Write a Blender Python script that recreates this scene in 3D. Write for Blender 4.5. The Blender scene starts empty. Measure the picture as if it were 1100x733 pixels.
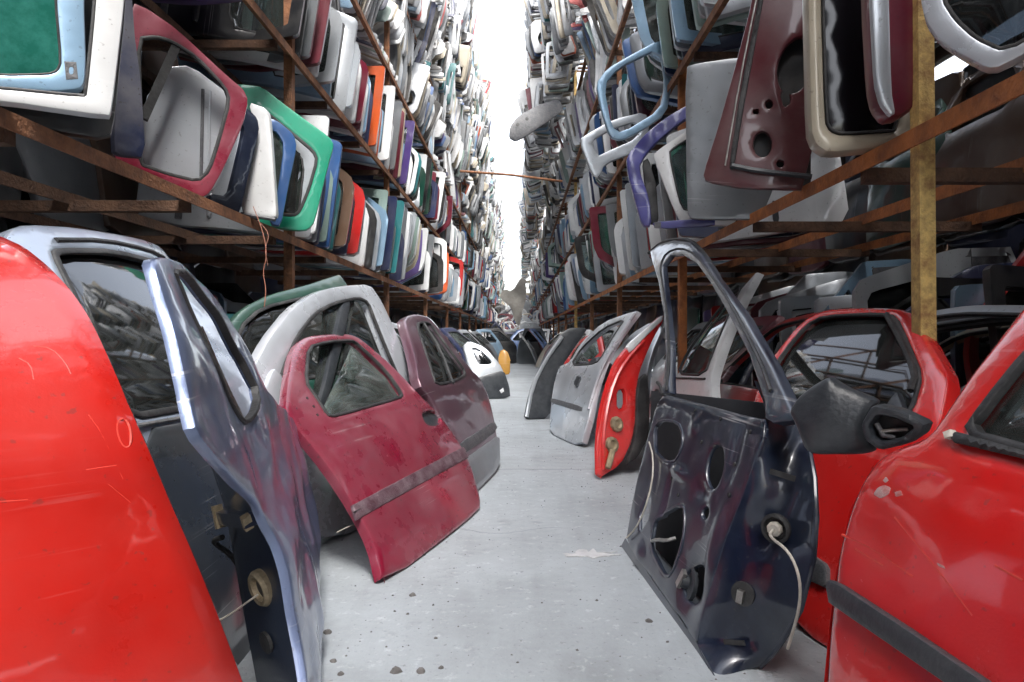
import bpy, math, random
import numpy as np
from mathutils import Vector, Matrix
from mathutils.geometry import delaunay_2d_cdt

random.seed(11)
S = bpy.context.scene
C = S.collection
R = math.radians
F = 733.33            # focal length in photo pixels (24 mm on 36 mm, 1100 px wide)
HC = 0.82             # camera height
VX, VY = 557.0, 361.0  # vanishing point of the aisle in the photo

# ------------------------------------------------------------------ camera / render
cam = bpy.data.cameras.new("camera")
cam.lens = 24; cam.sensor_width = 36
cam.shift_x = -(VX-550)/1100; cam.shift_y = -(366.5-VY)/1100
cam.clip_start = 0.05; cam.clip_end = 500
co = bpy.data.objects.new("camera", cam); C.objects.link(co)
co.location = (0, 0, HC); co.rotation_euler = (R(90), 0, 0)
S.camera = co

# ------------------------------------------------------------------ materials
def nt_new(name):
    m = bpy.data.materials.new(name); m.use_nodes = True
    nt = m.node_tree; nt.nodes.clear()
    out = nt.nodes.new("ShaderNodeOutputMaterial")
    return m, nt, out

def nd(nt, typ, **kw):
    n = nt.nodes.new(typ)
    for k, v in kw.items():
        if k in n.inputs: n.inputs[k].default_value = v
        else: setattr(n, k, v)
    return n

def coords(nt, scale=(1,1,1), rot=(0,0,0)):
    tc = nd(nt, "ShaderNodeTexCoord"); oi = nd(nt, "ShaderNodeObjectInfo")
    ml = nd(nt, "ShaderNodeMath", operation="MULTIPLY"); ml.inputs[1].default_value = 37.0
    nt.links.new(oi.outputs["Random"], ml.inputs[0])
    ad = nd(nt, "ShaderNodeVectorMath", operation="ADD")
    nt.links.new(tc.outputs["Object"], ad.inputs[0]); nt.links.new(ml.outputs[0], ad.inputs[1])
    mp = nd(nt, "ShaderNodeMapping"); mp.inputs["Scale"].default_value = scale; mp.inputs["Rotation"].default_value = rot
    nt.links.new(ad.outputs[0], mp.inputs[0])
    return mp.outputs[0]

def noise(nt, vec, scale, detail=5, rough=.6, lo=.4, hi=.6):
    n = nd(nt, "ShaderNodeTexNoise", Scale=scale, Detail=detail, Roughness=rough)
    nt.links.new(vec, n.inputs["Vector"])
    mr = nd(nt, "ShaderNodeMapRange")
    mr.inputs[1].default_value = lo; mr.inputs[2].default_value = hi
    nt.links.new(n.outputs["Fac"], mr.inputs[0])
    return mr.outputs[0]

def mixc(nt, fac, a, b):
    m = nd(nt, "ShaderNodeMix", data_type="RGBA")
    if isinstance(fac, (int, float)): m.inputs[0].default_value = fac
    else: nt.links.new(fac, m.inputs[0])
    for i, x in ((6, a), (7, b)):
        if isinstance(x, tuple): m.inputs[i].default_value = (*x[:3], 1)
        else: nt.links.new(x, m.inputs[i])
    return m.outputs[2]

def mul(nt, a, f):
    m = nd(nt, "ShaderNodeMath", operation="MULTIPLY"); nt.links.new(a, m.inputs[0])
    if isinstance(f, (int, float)): m.inputs[1].default_value = f
    else: nt.links.new(f, m.inputs[1])
    return m.outputs[0]

MATS = {}
def paint(name, col, rough=.28, metal=0., dust=.35, scratch=.35, coat=.6, dents=.25, dustcol=(.36,.34,.31)):
    m, nt, out = nt_new(name)
    v = coords(nt)
    big = noise(nt, v, 2.3, 3, .5, .35, .7)
    c = mixc(nt, big, col, tuple(x*.72 for x in col))
    d = mul(nt, noise(nt, v, 3.4, 7, .62, .38, .95), dust)
    c = mixc(nt, d, c, dustcol)
    sv = coords(nt, (1.2, 70, 1.2), (0.3, .2, .9))
    s1 = noise(nt, sv, 1.6, 2, .5, .64, .70)
    gate = noise(nt, v, 2.6, 3, .5, .54, .68)
    sc = mul(nt, mul(nt, s1, gate), scratch)
    light = tuple(min(.75, x*.4+.42) for x in col)
    c = mixc(nt, sc, c, light)
    sp = mul(nt, noise(nt, v, 60, 2, .5, .67, .72), min(.8, dust*1.3))
    c = mixc(nt, sp, c, (.05,.045,.04))
    b = nd(nt, "ShaderNodeBsdfPrincipled", Metallic=metal)
    nt.links.new(c, b.inputs["Base Color"])
    rr = nd(nt, "ShaderNodeMath", operation="MULTIPLY_ADD"); nt.links.new(d, rr.inputs[0]); rr.inputs[1].default_value = .9; rr.inputs[2].default_value = rough
    nt.links.new(rr.outputs[0], b.inputs["Roughness"])
    b.inputs["Coat Weight"].default_value = coat; b.inputs["Coat Roughness"].default_value = .06
    n = nd(nt, "ShaderNodeTexNoise", Scale=4.5, Detail=2); nt.links.new(v, n.inputs["Vector"])
    n2 = nd(nt, "ShaderNodeTexNoise", Scale=170, Detail=2); nt.links.new(v, n2.inputs["Vector"])
    bp = nd(nt, "ShaderNodeBump", Strength=dents, Distance=.02); nt.links.new(n.outputs["Fac"], bp.inputs["Height"])
    bp2 = nd(nt, "ShaderNodeBump", Strength=.06, Distance=.004); nt.links.new(n2.outputs["Fac"], bp2.inputs["Height"]); nt.links.new(bp.outputs[0], bp2.inputs["Normal"])
    nt.links.new(bp2.outputs[0], b.inputs["Normal"]); nt.links.new(bp.outputs[0], b.inputs["Coat Normal"])
    nt.links.new(b.outputs[0], out.inputs[0])
    MATS[name] = m
    return m

def plain(name, col, rough=.6, metal=0., var=.5, scale=8, bump=.2, col2=None):
    m, nt, out = nt_new(name)
    v = coords(nt)
    f = noise(nt, v, scale, 8, .68, .38, .66)
    c = mixc(nt, f, col, col2 if col2 else tuple(x*(1-var) for x in col))
    b = nd(nt, "ShaderNodeBsdfPrincipled", Metallic=metal, Roughness=rough)
    nt.links.new(c, b.inputs["Base Color"])
    n2 = nd(nt, "ShaderNodeTexNoise", Scale=scale*8, Detail=6); nt.links.new(v, n2.inputs["Vector"])
    bp = nd(nt, "ShaderNodeBump", Strength=bump, Distance=.01); nt.links.new(n2.outputs["Fac"], bp.inputs["Height"])
    nt.links.new(bp.outputs[0], b.inputs["Normal"])
    nt.links.new(b.outputs[0], out.inputs[0])
    MATS[name] = m
    return m

def glass(name, tint, dirt=.25):
    m, nt, out = nt_new(name)
    v = coords(nt)
    tr = nd(nt, "ShaderNodeBsdfTransparent", Color=(*tint, 1))
    gl = nd(nt, "ShaderNodeBsdfGlossy", Roughness=.03, Color=(.95,.97,1,1))
    fr = nd(nt, "ShaderNodeFresnel", IOR=1.6)
    mx = nd(nt, "ShaderNodeMixShader"); nt.links.new(fr.outputs[0], mx.inputs[0])
    nt.links.new(tr.outputs[0], mx.inputs[1]); nt.links.new(gl.outputs[0], mx.inputs[2])
    df = nd(nt, "ShaderNodeBsdfDiffuse", Color=(.33,.36,.34,1))
    d = mul(nt, noise(nt, v, 5, 9, .75, .35, .8), dirt)
    m2 = nd(nt, "ShaderNodeMixShader"); nt.links.new(d, m2.inputs[0])
    nt.links.new(mx.outputs[0], m2.inputs[1]); nt.links.new(df.outputs[0], m2.inputs[2])
    nt.links.new(m2.outputs[0], out.inputs[0])
    MATS[name] = m
    return m

PAL = {  # colour word -> base colour, metallic, weight in the racks
 'white': ((.78,.80,.81), 0, 28), 'silver': ((.58,.62,.66), .45, 25), 'grey': ((.25,.27,.29), .4, 12),
 'black': ((.013,.014,.016), 0, 8), 'navy blue': ((.018,.028,.085), .1, 8), 'blue': ((.035,.11,.30), .15, 6),
 'light blue': ((.26,.42,.58), .3, 10), 'teal': ((.03,.20,.22), .2, 4), 'dark green': ((.015,.07,.05), .1, 4),
 'maroon': ((.15,.012,.03), .15, 6), 'red': ((.50,.016,.016), 0, 4), 'orange': ((.58,.10,.025), 0, 1.5),
 'beige': ((.50,.44,.33), .2, 4), 'purple': ((.10,.06,.24), .2, 1.5), 'pale green': ((.33,.46,.42), .25, 4), 'brown': ((.12,.07,.045),.1,.5),
}
for k, (c_, m_, _) in PAL.items():
    paint('paint_'+k, c_, metal=m_, dust=.24, scratch=.4)
    paint('dull_'+k, tuple(x*.85 for x in c_), metal=m_*.3, rough=.5, dust=.6, scratch=.4, coat=.12)
paint('stripped_maroon', (.085,.008,.014), rough=.32, dust=.25, scratch=.4, dents=.2)
paint('near_red', (.50,.012,.007), rough=.26, dust=.28, scratch=.10, coat=1.0, dents=.34, dustcol=(.62,.10,.08))
paint('door_red', (.68,.013,.012), rough=.20, dust=.25, scratch=.12, coat=1.0, dents=.28, dustcol=(.66,.16,.14))
paint('crimson', (.22,.008,.030), rough=.22, dust=.42, scratch=.6, coat=.9, dents=.15, dustcol=(.45,.30,.33))
paint('plum', (.16,.07,.10), rough=.28, metal=.4, dust=.4, scratch=.6, coat=.9, dustcol=(.33,.30,.32))
paint('cavity_shade', (.003,.004,.008), rough=.85, dust=.05, scratch=.05, coat=0)  # navy skin blackened: shade inside the door put into its colour
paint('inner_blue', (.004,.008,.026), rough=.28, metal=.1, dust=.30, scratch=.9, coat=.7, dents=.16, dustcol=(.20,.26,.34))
paint('crash_blue', (.17,.22,.36), rough=.30, metal=.45, dust=.3, scratch=.8, coat=.8, dents=.8, dustcol=(.05,.055,.15))
paint('steel_blue', (.46,.54,.66), rough=.25, metal=.6, dust=.2, scratch=.5, coat=.9)
paint('dark_body', (.035,.042,.05), rough=.25, metal=.2, dust=.2, scratch=.5, coat=.9)
paint('bright_silver', (.66,.70,.75), rough=.26, metal=.4, dust=.10, scratch=.4)
paint('dirty_white', (.72,.73,.73), rough=.3, dust=.25, scratch=.3)
paint('emerald', (.012,.34,.20), rough=.3, dust=.2, scratch=.25)
paint('violet', (.06,.06,.25), rough=.3, dust=.25, scratch=.4)
paint('yellow', (.50,.24,.02), rough=.4, dust=.2)
glass('glass', (.62,.72,.70)); glass('glass_dark', (.16,.18,.20), .12); glass('glass_green', (.25,.50,.42), .35)
plain('glass_backed', (.012,.10,.075), .12, 0, .3, 14, .02, (.03,.16,.13))  # solid green glass, the darkness behind it put into its colour
plain('rubber', (.014,.014,.015), .55, 0, .4, 10, .2, (.05,.05,.05))
plain('trim_grey', (.055,.058,.065), .5, 0, .4, 20, .3, (.12,.12,.125))
plain('trim_dusty', (.075,.030,.042), .5, 0, .4, 18, .3, (.17,.12,.135))
plain('black_plastic', (.022,.026,.032), .38, 0, .3, 12, .15, (.05,.055,.06))
plain('rust', (.34,.15,.07), .8, .1, .5, 9, .7, (.13,.065,.04))
plain('rust_orange', (.56,.20,.06), .75, .1, .5, 7, .6, (.22,.085,.04))
plain('rust_dark', (.16,.085,.05), .85, .1, .5, 9, .7, (.06,.035,.025))
plain('ochre', (.82,.58,.20), .6, 0, .5, 24, .6, (.38,.20,.07))
plain('metal', (.45,.43,.40), .35, .9, .5, 15, .3)
plain('brass', (.42,.34,.22), .45, .4, .5, 20, .3)
plain('wire_white', (.62,.58,.50), .6, 0, .3, 20, .1)
plain('wire_orange', (.26,.10,.06), .6, 0, .3, 20, .1)
plain('rubble', (.16,.15,.145), .9, 0, .5, 30, .5)
plain('tarp', (.42,.40,.36), .8, 0, .35, 3, .4)
plain('bare_filler', (.55,.40,.39), .6, 0, .3, 40, .3, (.50,.12,.11))
plain('black_gloss', (.006,.006,.008), .12, 0, .2, 6, .01)
plain('mark', (.66,.055,.035), .5, 0, .2, 20, .1)
plain('powder', (.52,.52,.53), .9, 0, .2, 20, .3)

def concrete():
    m, nt, out = nt_new('concrete')
    tc = nd(nt, "ShaderNodeTexCoord"); v = tc.outputs["Object"]
    c = mixc(nt, noise(nt, v, .9, 8, .65, .3, .72), (.385,.42,.445), (.265,.285,.30))
    c = mixc(nt, mul(nt, noise(nt, v, 7, 10, .75, .45, .75), .45), c, (.22,.235,.245))
    c = mixc(nt, mul(nt, noise(nt, v, 1.7, 6, .65, .52, .70), .50), c, (.17,.18,.185))
    mpv = nd(nt, "ShaderNodeMapping"); mpv.inputs["Scale"].default_value = (9, .5, 1); nt.links.new(v, mpv.inputs[0])
    c = mixc(nt, mul(nt, noise(nt, mpv.outputs[0], 1.0, 6, .6, .52, .75), .30), c, (.20,.21,.22))
    c = mixc(nt, mul(nt, noise(nt, v, 5.2, 5, .65, .60, .70), .30), c, (.12,.12,.12))
    c = mixc(nt, mul(nt, noise(nt, v, 55, 4, .65, .61, .70), .6), c, (.13,.125,.12))
    c = mixc(nt, mul(nt, noise(nt, v, 21, 6, .7, .58, .68), .45), c, (.56,.59,.61))
    vo = nd(nt, "ShaderNodeTexVoronoi", feature='DISTANCE_TO_EDGE', Scale=.55); 
    nv = nd(nt, "ShaderNodeTexNoise", Scale=2.5, Detail=6); nt.links.new(v, nv.inputs["Vector"])
    av = nd(nt, "ShaderNodeVectorMath", operation="MULTIPLY_ADD"); nt.links.new(nv.outputs["Color"], av.inputs[0]); av.inputs[1].default_value = (.55,.55,0); nt.links.new(v, av.inputs[2])
    nt.links.new(av.outputs[0], vo.inputs["Vector"])
    ck = nd(nt, "ShaderNodeMapRange"); ck.inputs[1].default_value = .001; ck.inputs[2].default_value = .0045; ck.inputs[3].default_value = 1; ck.inputs[4].default_value = 0
    nt.links.new(vo.outputs[0], ck.inputs[0])
    c = mixc(nt, mul(nt, mul(nt, ck.outputs[0], noise(nt, v, 1.3, 2, .5, .5, .6)), .55), c, (.11,.11,.11))
    sx = nd(nt, "ShaderNodeSeparateXYZ"); nt.links.new(v, sx.inputs[0])
    n = nd(nt, "ShaderNodeTexNoise", Scale=6, Detail=4); nt.links.new(v, n.inputs["Vector"])
    acc = None
    for y0 in (4.2, 9.1, 14.0):
        a = nd(nt, "ShaderNodeMath", operation="MULTIPLY_ADD"); nt.links.new(n.outputs["Fac"], a.inputs[0]); a.inputs[1].default_value = .03; nt.links.new(sx.outputs[1], a.inputs[2])
        b = nd(nt, "ShaderNodeMath", operation="SUBTRACT"); nt.links.new(a.outputs[0], b.inputs[0]); b.inputs[1].default_value = y0+.015
        b2 = nd(nt, "ShaderNodeMath", operation="ABSOLUTE"); nt.links.new(b.outputs[0], b2.inputs[0])
        lt = nd(nt, "ShaderNodeMath", operation="LESS_THAN"); nt.links.new(b2.outputs[0], lt.inputs[0]); lt.inputs[1].default_value = .007*y0/4.2
        if acc is None: acc = lt.outputs[0]
        else:
            mx = nd(nt, "ShaderNodeMath", operation="MAXIMUM"); nt.links.new(acc, mx.inputs[0]); nt.links.new(lt.outputs[0], mx.inputs[1]); acc = mx.outputs[0]
    c = mixc(nt, mul(nt, acc, .65), c, (.09,.09,.085))
    b = nd(nt, "ShaderNodeBsdfPrincipled", Roughness=.62); nt.links.new(c, b.inputs["Base Color"])
    n2 = nd(nt, "ShaderNodeTexNoise", Scale=60, Detail=8); nt.links.new(v, n2.inputs["Vector"])
    bp = nd(nt, "ShaderNodeBump", Strength=.25, Distance=.01); nt.links.new(n2.outputs["Fac"], bp.inputs["Height"])
    nt.links.new(bp.outputs[0], b.inputs["Normal"]); nt.links.new(b.outputs[0], out.inputs[0])
    MATS['concrete'] = m
concrete()

# ------------------------------------------------------------------ mesh helpers
def chaikin(p, n=1, closed=True, q=.25):
    p = [tuple(x) for x in p]
    for _ in range(n):
        o = []
        N = len(p)
        for i in range(N if closed else N-1):
            a, b = p[i], p[(i+1) % N]
            o.append(tuple(a[k]*(1-q)+b[k]*q for k in range(len(a)))); o.append(tuple(a[k]*q+b[k]*(1-q) for k in range(len(a))))
        if not closed: o = [p[0]]+o+[p[-1]]
        p = o
    return p

def resample(poly, s):
    o = []
    N = len(poly)
    for i in range(N):
        a, b = np.array(poly[i], float), np.array(poly[(i+1) % N], float)
        k = max(1, int(math.ceil(np.linalg.norm(b-a)/s)))
        for j in range(k): o.append(a+(b-a)*j/k)
    o = np.array(o)
    keep = np.linalg.norm(o-np.roll(o, 1, 0), axis=1) > s*.12
    return o[keep]

def inside(pts, poly):
    x, y = pts[:, 0], pts[:, 1]; c = np.zeros(len(pts), bool); P = np.asarray(poly); n = len(P); j = n-1
    for i in range(n):
        xi, yi, xj, yj = P[i, 0], P[i, 1], P[j, 0], P[j, 1]
        if yi != yj:
            c ^= ((yi > y) != (yj > y)) & (x < (xj-xi)*(y-yi)/(yj-yi)+xi)
        j = i
    return c

def segdist(pts, poly):
    A = np.asarray(poly); B = np.roll(A, -1, 0); d = np.full(len(pts), 1e9)
    for a, b in zip(A, B):
        ab = b-a; L = ab@ab
        if L < 1e-14: continue
        t = np.clip(((pts-a)@ab)/L, 0, 1)
        d = np.minimum(d, np.linalg.norm(pts-a-t[:, None]*ab, axis=1))
    return d

def plate(outline, holes=(), wf=None, t=.03, r=.01, s=.03, side=1):
    """closed curved sheet: front at wf(u,v) with a rolled edge of radius r, back t behind it"""
    ol = resample(outline, s); hs = [resample(h, s) for h in holes]
    area = lambda p: .5*np.sum(p[:, 0]*np.roll(p[:, 1], -1)-np.roll(p[:, 0], -1)*p[:, 1])
    pts = [ol]+hs; bnd = np.vstack(pts); edges = []; k = 0
    for p in pts:
        n = len(p); edges += [(k+i, k+(i+1) % n) for i in range(n)]; k += n
    extra = []
    for q, p in enumerate(pts):
        tn = np.roll(p, -1, 0)-np.roll(p, 1, 0); tn /= (np.linalg.norm(tn, axis=1)[:, None]+1e-9)
        nn = np.stack([-tn[:, 1], tn[:, 0]], 1)
        if (area(p) < 0) != (q > 0): nn = -nn
        for f in (.3, 1.0): extra.append(p+nn*r*f)
    lo, hi = ol.min(0), ol.max(0)
    gx, gy = np.meshgrid(np.arange(lo[0], hi[0], s), np.arange(lo[1], hi[1], s*.87))
    gx = gx+(np.arange(gx.shape[0]) % 2)[:, None]*s*.5
    g = np.stack([gx.ravel(), gy.ravel()], 1)
    def ok(p, dmin):
        if len(p) == 0: return p
        m = inside(p, ol)
        for h in hs: m &= ~inside(p, h)
        p = p[m]
        if len(p) == 0: return p
        d = np.minimum.reduce([segdist(p, b) for b in pts])
        return p[d > dmin]
    e1 = ok(extra[0] if not hs else np.vstack(extra[0::2]), r*.2); e2 = ok(np.vstack(extra[1::2]), r*.75)
    g = ok(g, r+s*.45)
    allp = np.vstack([x for x in (bnd, e1, e2, g) if len(x)])
    vs, es, fs = delaunay_2d_cdt([Vector(p) for p in allp], edges, [], 0, 1e-6)[:3]
    P = np.array([tuple(v) for v in vs]); T = np.array([f for f in fs if len(f) == 3])
    cen = P[T].mean(1); m = inside(cen, ol)
    for h in hs: m &= ~inside(cen, h)
    T = T[m]
    used = np.unique(T); mp = -np.ones(len(P), int); mp[used] = np.arange(len(used)); P = P[used]; T = mp[T]
    a, b, c = P[T[:, 0]], P[T[:, 1]], P[T[:, 2]]
    cr = (b[:, 0]-a[:, 0])*(c[:, 1]-a[:, 1])-(b[:, 1]-a[:, 1])*(c[:, 0]-a[:, 0])
    T[cr < 0] = T[cr < 0][:, ::-1]
    d = np.minimum.reduce([segdist(P, q) for q in pts])
    w = np.array([wf(x, y) for x, y in P]) if wf else np.zeros(len(P))
    dd = np.minimum(d, r); drop = r-np.sqrt(np.maximum(0, r*r-(r-dd)**2))
    n = len(P)
    V = np.vstack([np.column_stack([P, w-drop*side]), np.column_stack([P, w-t*side])])
    faces = [tuple(f) for f in T]+[tuple(f[::-1]+n) for f in T]
    cnt = {}
    for f in T:
        for i in range(3):
            e = (f[i], f[(i+1) % 3]); cnt[e] = 1
    for (i, j) in cnt:
        if (j, i) not in cnt: faces.append((j, i, i+n, j+n))
    if side < 0: faces = [f[::-1] for f in faces]
    return [tuple(v) for v in V], faces

class MB:
    def __init__(s): s.v = []; s.f = []
    def add(s, v, f):
        k = len(s.v); s.v += [tuple(x) for x in v]; s.f += [tuple(int(i)+k for i in q) for q in f]; return s
    def box(s, lo, hi, M=None):
        x0, y0, z0 = lo; x1, y1, z1 = hi
        v = [(x0,y0,z0),(x1,y0,z0),(x1,y1,z0),(x0,y1,z0),(x0,y0,z1),(x1,y0,z1),(x1,y1,z1),(x0,y1,z1)]
        if M: v = [tuple(M @ Vector(p)) for p in v]
        return s.add(v, [(0,3,2,1),(4,5,6,7),(0,1,5,4),(1,2,6,5),(2,3,7,6),(3,0,4,7)])
    def bar(s, a, b, w, h, up=(0,0,1)):
        a, b = Vector(a), Vector(b); d = (b-a); L = d.length; d.normalize()
        x = d.cross(Vector(up)); x = x.normalized() if x.length > 1e-6 else Vector((1,0,0)); z = x.cross(d)
        M = Matrix((x, d, z)).transposed().to_4x4(); M.translation = a
        return s.box((-w/2, 0, -h/2), (w/2, L, h/2), M)
    def tube(s, path, r, n=8, cap=True):
        P = [Vector(p) for p in path]; k = len(s.v); rings = []
        rr = r if isinstance(r, (list, tuple)) else [r]*len(P)
        up = None
        for i, p in enumerate(P):
            d = (P[min(i+1, len(P)-1)]-P[max(i-1, 0)]).normalized()
            if up is None:
                up = d.orthogonal().normalized()
            x = (up-d*up.dot(d)).normalized(); up = x; y = d.cross(x)
            rings.append([tuple(p+(x*math.cos(2*math.pi*j/n)+y*math.sin(2*math.pi*j/n))*rr[i]) for j in range(n)])
        v = [q for rg in rings for q in rg]; f = []
        for i in range(len(P)-1):
            for j in range(n):
                f.append((i*n+j, i*n+(j+1) % n, (i+1)*n+(j+1) % n, (i+1)*n+j))
        if cap: f += [tuple(range(n))[::-1], tuple((len(P)-1)*n+j for j in range(n))]
        return s.add(v, f)
    def angle(s, a, b, w, t, sx=1):
        """L-section steel: vertical leg on the aisle side (sx), horizontal leg on top"""
        a, b = Vector(a), Vector(b)
        s.bar(a+Vector((0,0,-w/2)), b+Vector((0,0,-w/2)), t, w)
        s.bar(a+Vector((-sx*(w/2+t/2+.001),0,-t/2)), b+Vector((-sx*(w/2+t/2+.001),0,-t/2)), w, t)
        return s

def mesh(name, v, f, ang=35):
    me = bpy.data.meshes.new(name); me.from_pydata(v, [], f); me.update()
    me.polygons.foreach_set("use_smooth", [True]*len(me.polygons))
    me.set_sharp_from_angle(angle=R(ang))
    return me

def part(name, vf, mat, parent=None, label=None, ang=35):
    v, f = (vf.v, vf.f) if isinstance(vf, MB) else vf
    me = mesh(name, v, f, ang); me.materials.append(MATS[mat])
    o = bpy.data.objects.new(name, me); C.objects.link(o)
    if parent is not None: o.parent = parent
    if label: o['label'] = label
    return o

def tag(o, label, cat, group=None, kind='thing'):
    o['label'] = label; o['category'] = cat; o['kind'] = kind
    if group: o['group'] = group
    return o

def struct(o, kind='structure', label=None):
    o['kind'] = kind
    if label: o['label'] = label
    return o

def P3(px, py, d): return Vector(((px-VX)/F*d, d, HC-(py-VY)/F*d))
def onz(px, py, z):
    d = F*(HC-z)/(py-VY); return P3(px, py, d)

class Plane:
    """a thing's own flat frame, standing where it stands; u along, v up, w = outward normal"""
    def __init__(s, a, b, lean=0., flip=False, wf=None):
        s.O = Vector(a); U = (Vector(b)-s.O); s.L = U.length; s.U = U.normalized()
        h = s.U.cross(Vector((0,0,1))).normalized()   # horizontal normal
        if h.dot(s.O) > 0: h = -h                     # faces the camera
        up = h.cross(s.U)
        if up.z < 0: up = -up
        up = up.normalized()
        s.V = (up*math.cos(lean)-h*math.sin(lean)).normalized()
        s.N = s.U.cross(s.V).normalized(); s.sg = 1
        if s.N.dot(s.O) > 0: s.sg = -1               # sg*N faces the camera
        s.N = s.N*s.sg
        s.wf = wf
        if s.sg < 0: s.U, s.O = -s.U, Vector(b)     # keep a right-handed frame
        s.M = Matrix((s.U, s.V, s.N)).transposed().to_4x4(); s.M.translation = s.O
    def uv(s, px, py, dw=0.):
        """where the sight line through a traced point meets the curved surface"""
        d = Vector(((px-VX)/F, 1, -(py-VY)/F)); o = Vector((0,0,HC))-s.O
        dN, dU, dV = d.dot(s.N), d.dot(s.U), d.dot(s.V); oN, oU, oV = o.dot(s.N), o.dot(s.U), o.dot(s.V)
        t0 = (dw-oN)/dN
        if s.wf:
            f = lambda t: oN+t*dN-dw-s.wf(oU+t*dU, oV+t*dV)
            best = None; step = .02*max(.3, abs(t0)); ts = t0; f0 = f(t0)
            for i in range(1, 60):
                for sg in (1, -1):
                    a = ts+sg*step*(i-1); b = ts+sg*step*i
                    if b > .15 and f(a)*f(b) <= 0: best = (a, b); break
                if best: break
            if best:
                a, b = best; fa = f(a)
                for _ in range(40):
                    m_ = (a+b)/2; fm = f(m_)
                    if fa*fm <= 0: b = m_
                    else: a, fa = m_, fm
                t0 = (a+b)/2
        return (oU+t0*dU, oV+t0*dV)
    def poly(s, pts, dw=0.): return [s.uv(x, y, dw) for x, y in pts]
    def uvw(s, px, py, dw=0.):
        u, v = s.uv(px, py, dw); return (u, v, (s.wf(u, v) if s.wf else 0)+dw)

def root(name, M, label, cat, group=None):
    e = bpy.data.objects.new(name, None); C.objects.link(e); e.matrix_world = M; e.empty_display_size = .1
    return tag(e, label, cat, group)

def offw(wf, dw): return (lambda u, v: (wf(u, v) if wf else 0)+dw)
def tumble(vb, k, bow=.0, L=1.0, Hb=.6, soft=.06):
    """door side profile: bowed lower body, frame leaning inward above the belt"""
    def f(u, v):
        x = v-vb; y = .5*(x+math.sqrt(x*x+soft*soft))
        return -k*y + bow*(1-((v-Hb*.55)/(Hb*.75))**2)*1.0 - bow*.6*((u-L/2)/(L/2))**2
    return f
def ell(cx, cy, rx, ry, rot=0, n=18):
    c, s_ = math.cos(rot), math.sin(rot)
    return [(cx+rx*math.cos(2*math.pi*i/n)*c-ry*math.sin(2*math.pi*i/n)*s_, cy+rx*math.cos(2*math.pi*i/n)*s_+ry*math.sin(2*math.pi*i/n)*c) for i in range(n)]
def loft(A, B, n=6, bulge=0., k=24):
    """strip between two 3-D polylines"""
    def rs(P):
        P = [Vector(p) for p in P]; L = [0]
        for a, b in zip(P, P[1:]): L.append(L[-1]+(b-a).length)
        o = []
        for i in range(k+1):
            t = L[-1]*i/k; j = 0
            while j < len(L)-2 and L[j+1] < t: j += 1
            o.append(P[j].lerp(P[j+1], (t-L[j])/max(1e-9, L[j+1]-L[j])))
        return o
    A, B = rs(A), rs(B); v = []; f = []
    for i in range(k+1):
        for j in range(n+1):
            t = j/n; v.append(tuple(A[i].lerp(B[i], t)+Vector((0,0,bulge*4*t*(1-t)))))
    for i in range(k):
        for j in range(n):
            a = i*(n+1)+j; f.append((a, a+1, a+n+2, a+n+1))
    return v, f
def thick(vf, t, nrm):
    """gives an open sheet a second side t along nrm"""
    v, f = vf; n = len(v); nrm = Vector(nrm).normalized()*t
    v2 = [tuple(Vector(p)+nrm) for p in v]; cnt = {}
    for q in f:
        for i in range(len(q)): cnt[(q[i], q[(i+1) % len(q)])] = 1
    ff = list(f)+[tuple(i+n for i in q[::-1]) for q in f]
    for (a, b) in cnt:
        if (b, a) not in cnt: ff.append((b, a, a+n, b+n))
    return v+v2, ff
def wobble(a, fx, seed=0):
    from mathutils import noise as mn
    return lambda u, v: a*mn.noise(Vector((u*fx+seed*7.3, v*fx+seed*3.1, seed)))

# ------------------------------------------------------------------ ground
m = MB(); nx, ny = 20, 40
for j in range(ny+1):
    for i in range(nx+1): m.v.append((-40+80*i/nx, -20+140*j/ny, 0))
for j in range(ny):
    for i in range(nx):
        a = j*(nx+1)+i; m.f.append((a, a+1, a+nx+2, a+nx+1))
struct(part('ground', m, 'concrete'), label='pale grey dusty concrete floor of the aisle')

DBG = []
def inset(poly, d):
    p = resample(poly, .03); tn = np.roll(p, -1, 0)-np.roll(p, 1, 0); tn /= (np.linalg.norm(tn, axis=1)[:, None]+1e-9)
    nn = np.stack([-tn[:, 1], tn[:, 0]], 1)
    if .5*np.sum(p[:, 0]*np.roll(p[:, 1], -1)-np.roll(p[:, 0], -1)*p[:, 1]) < 0: nn = -nn
    return [tuple(x) for x in p+nn*d]

def fitted(name, label, cat, pl, outline, mat, holes=(), t=.05, r=.012, s=.025, smooth=1, hsmooth=1, shell='door_shell', group=None, clip=None):
    e = root(name, pl.M, label, cat, group)
    ol = pl.poly(outline); lo_, hi_ = clip or (-9, 9)
    ol = chaikin([(min(hi_, max(lo_, u)), max(.001+.0007*(i_ % 5), v)) for i_, (u, v) in enumerate(ol)], smooth, q=.18)
    hs = [chaikin(pl.poly(h), hsmooth, q=.2) for h in holes]
    A = np.array(ol); DBG.append((name, label[:30], A.min(0).round(2), A.max(0).round(2)))
    part(shell, plate(ol, hs, pl.wf, t, r, s), mat, e)
    return e, hs
def seal(e, pl, h, w=.016, dw=.004, mat='rubber', name='window_seal'):
    return part(name, plate(inset(h, -.003), [inset(h, w)], offw(pl.wf, dw), .016, .004, .03), mat, e)
def pane(e, pl, h, mat='glass', dw=-.02, name='window_glass', s=.08):
    return part(name, plate(inset(h, -.004), [], offw(pl.wf, dw), .004, .001, s), mat, e)
def pad(e, pl, px, mat, name, dw=.012, t=.02, r=.008, s=.03, smooth=1, holes=(), wf=None):
    return part(name, plate(chaikin(pl.poly(px), smooth, q=.15), [chaikin(pl.poly(h), 1) for h in holes], offw(wf or pl.wf, dw), t, r, s), mat, e)
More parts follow.
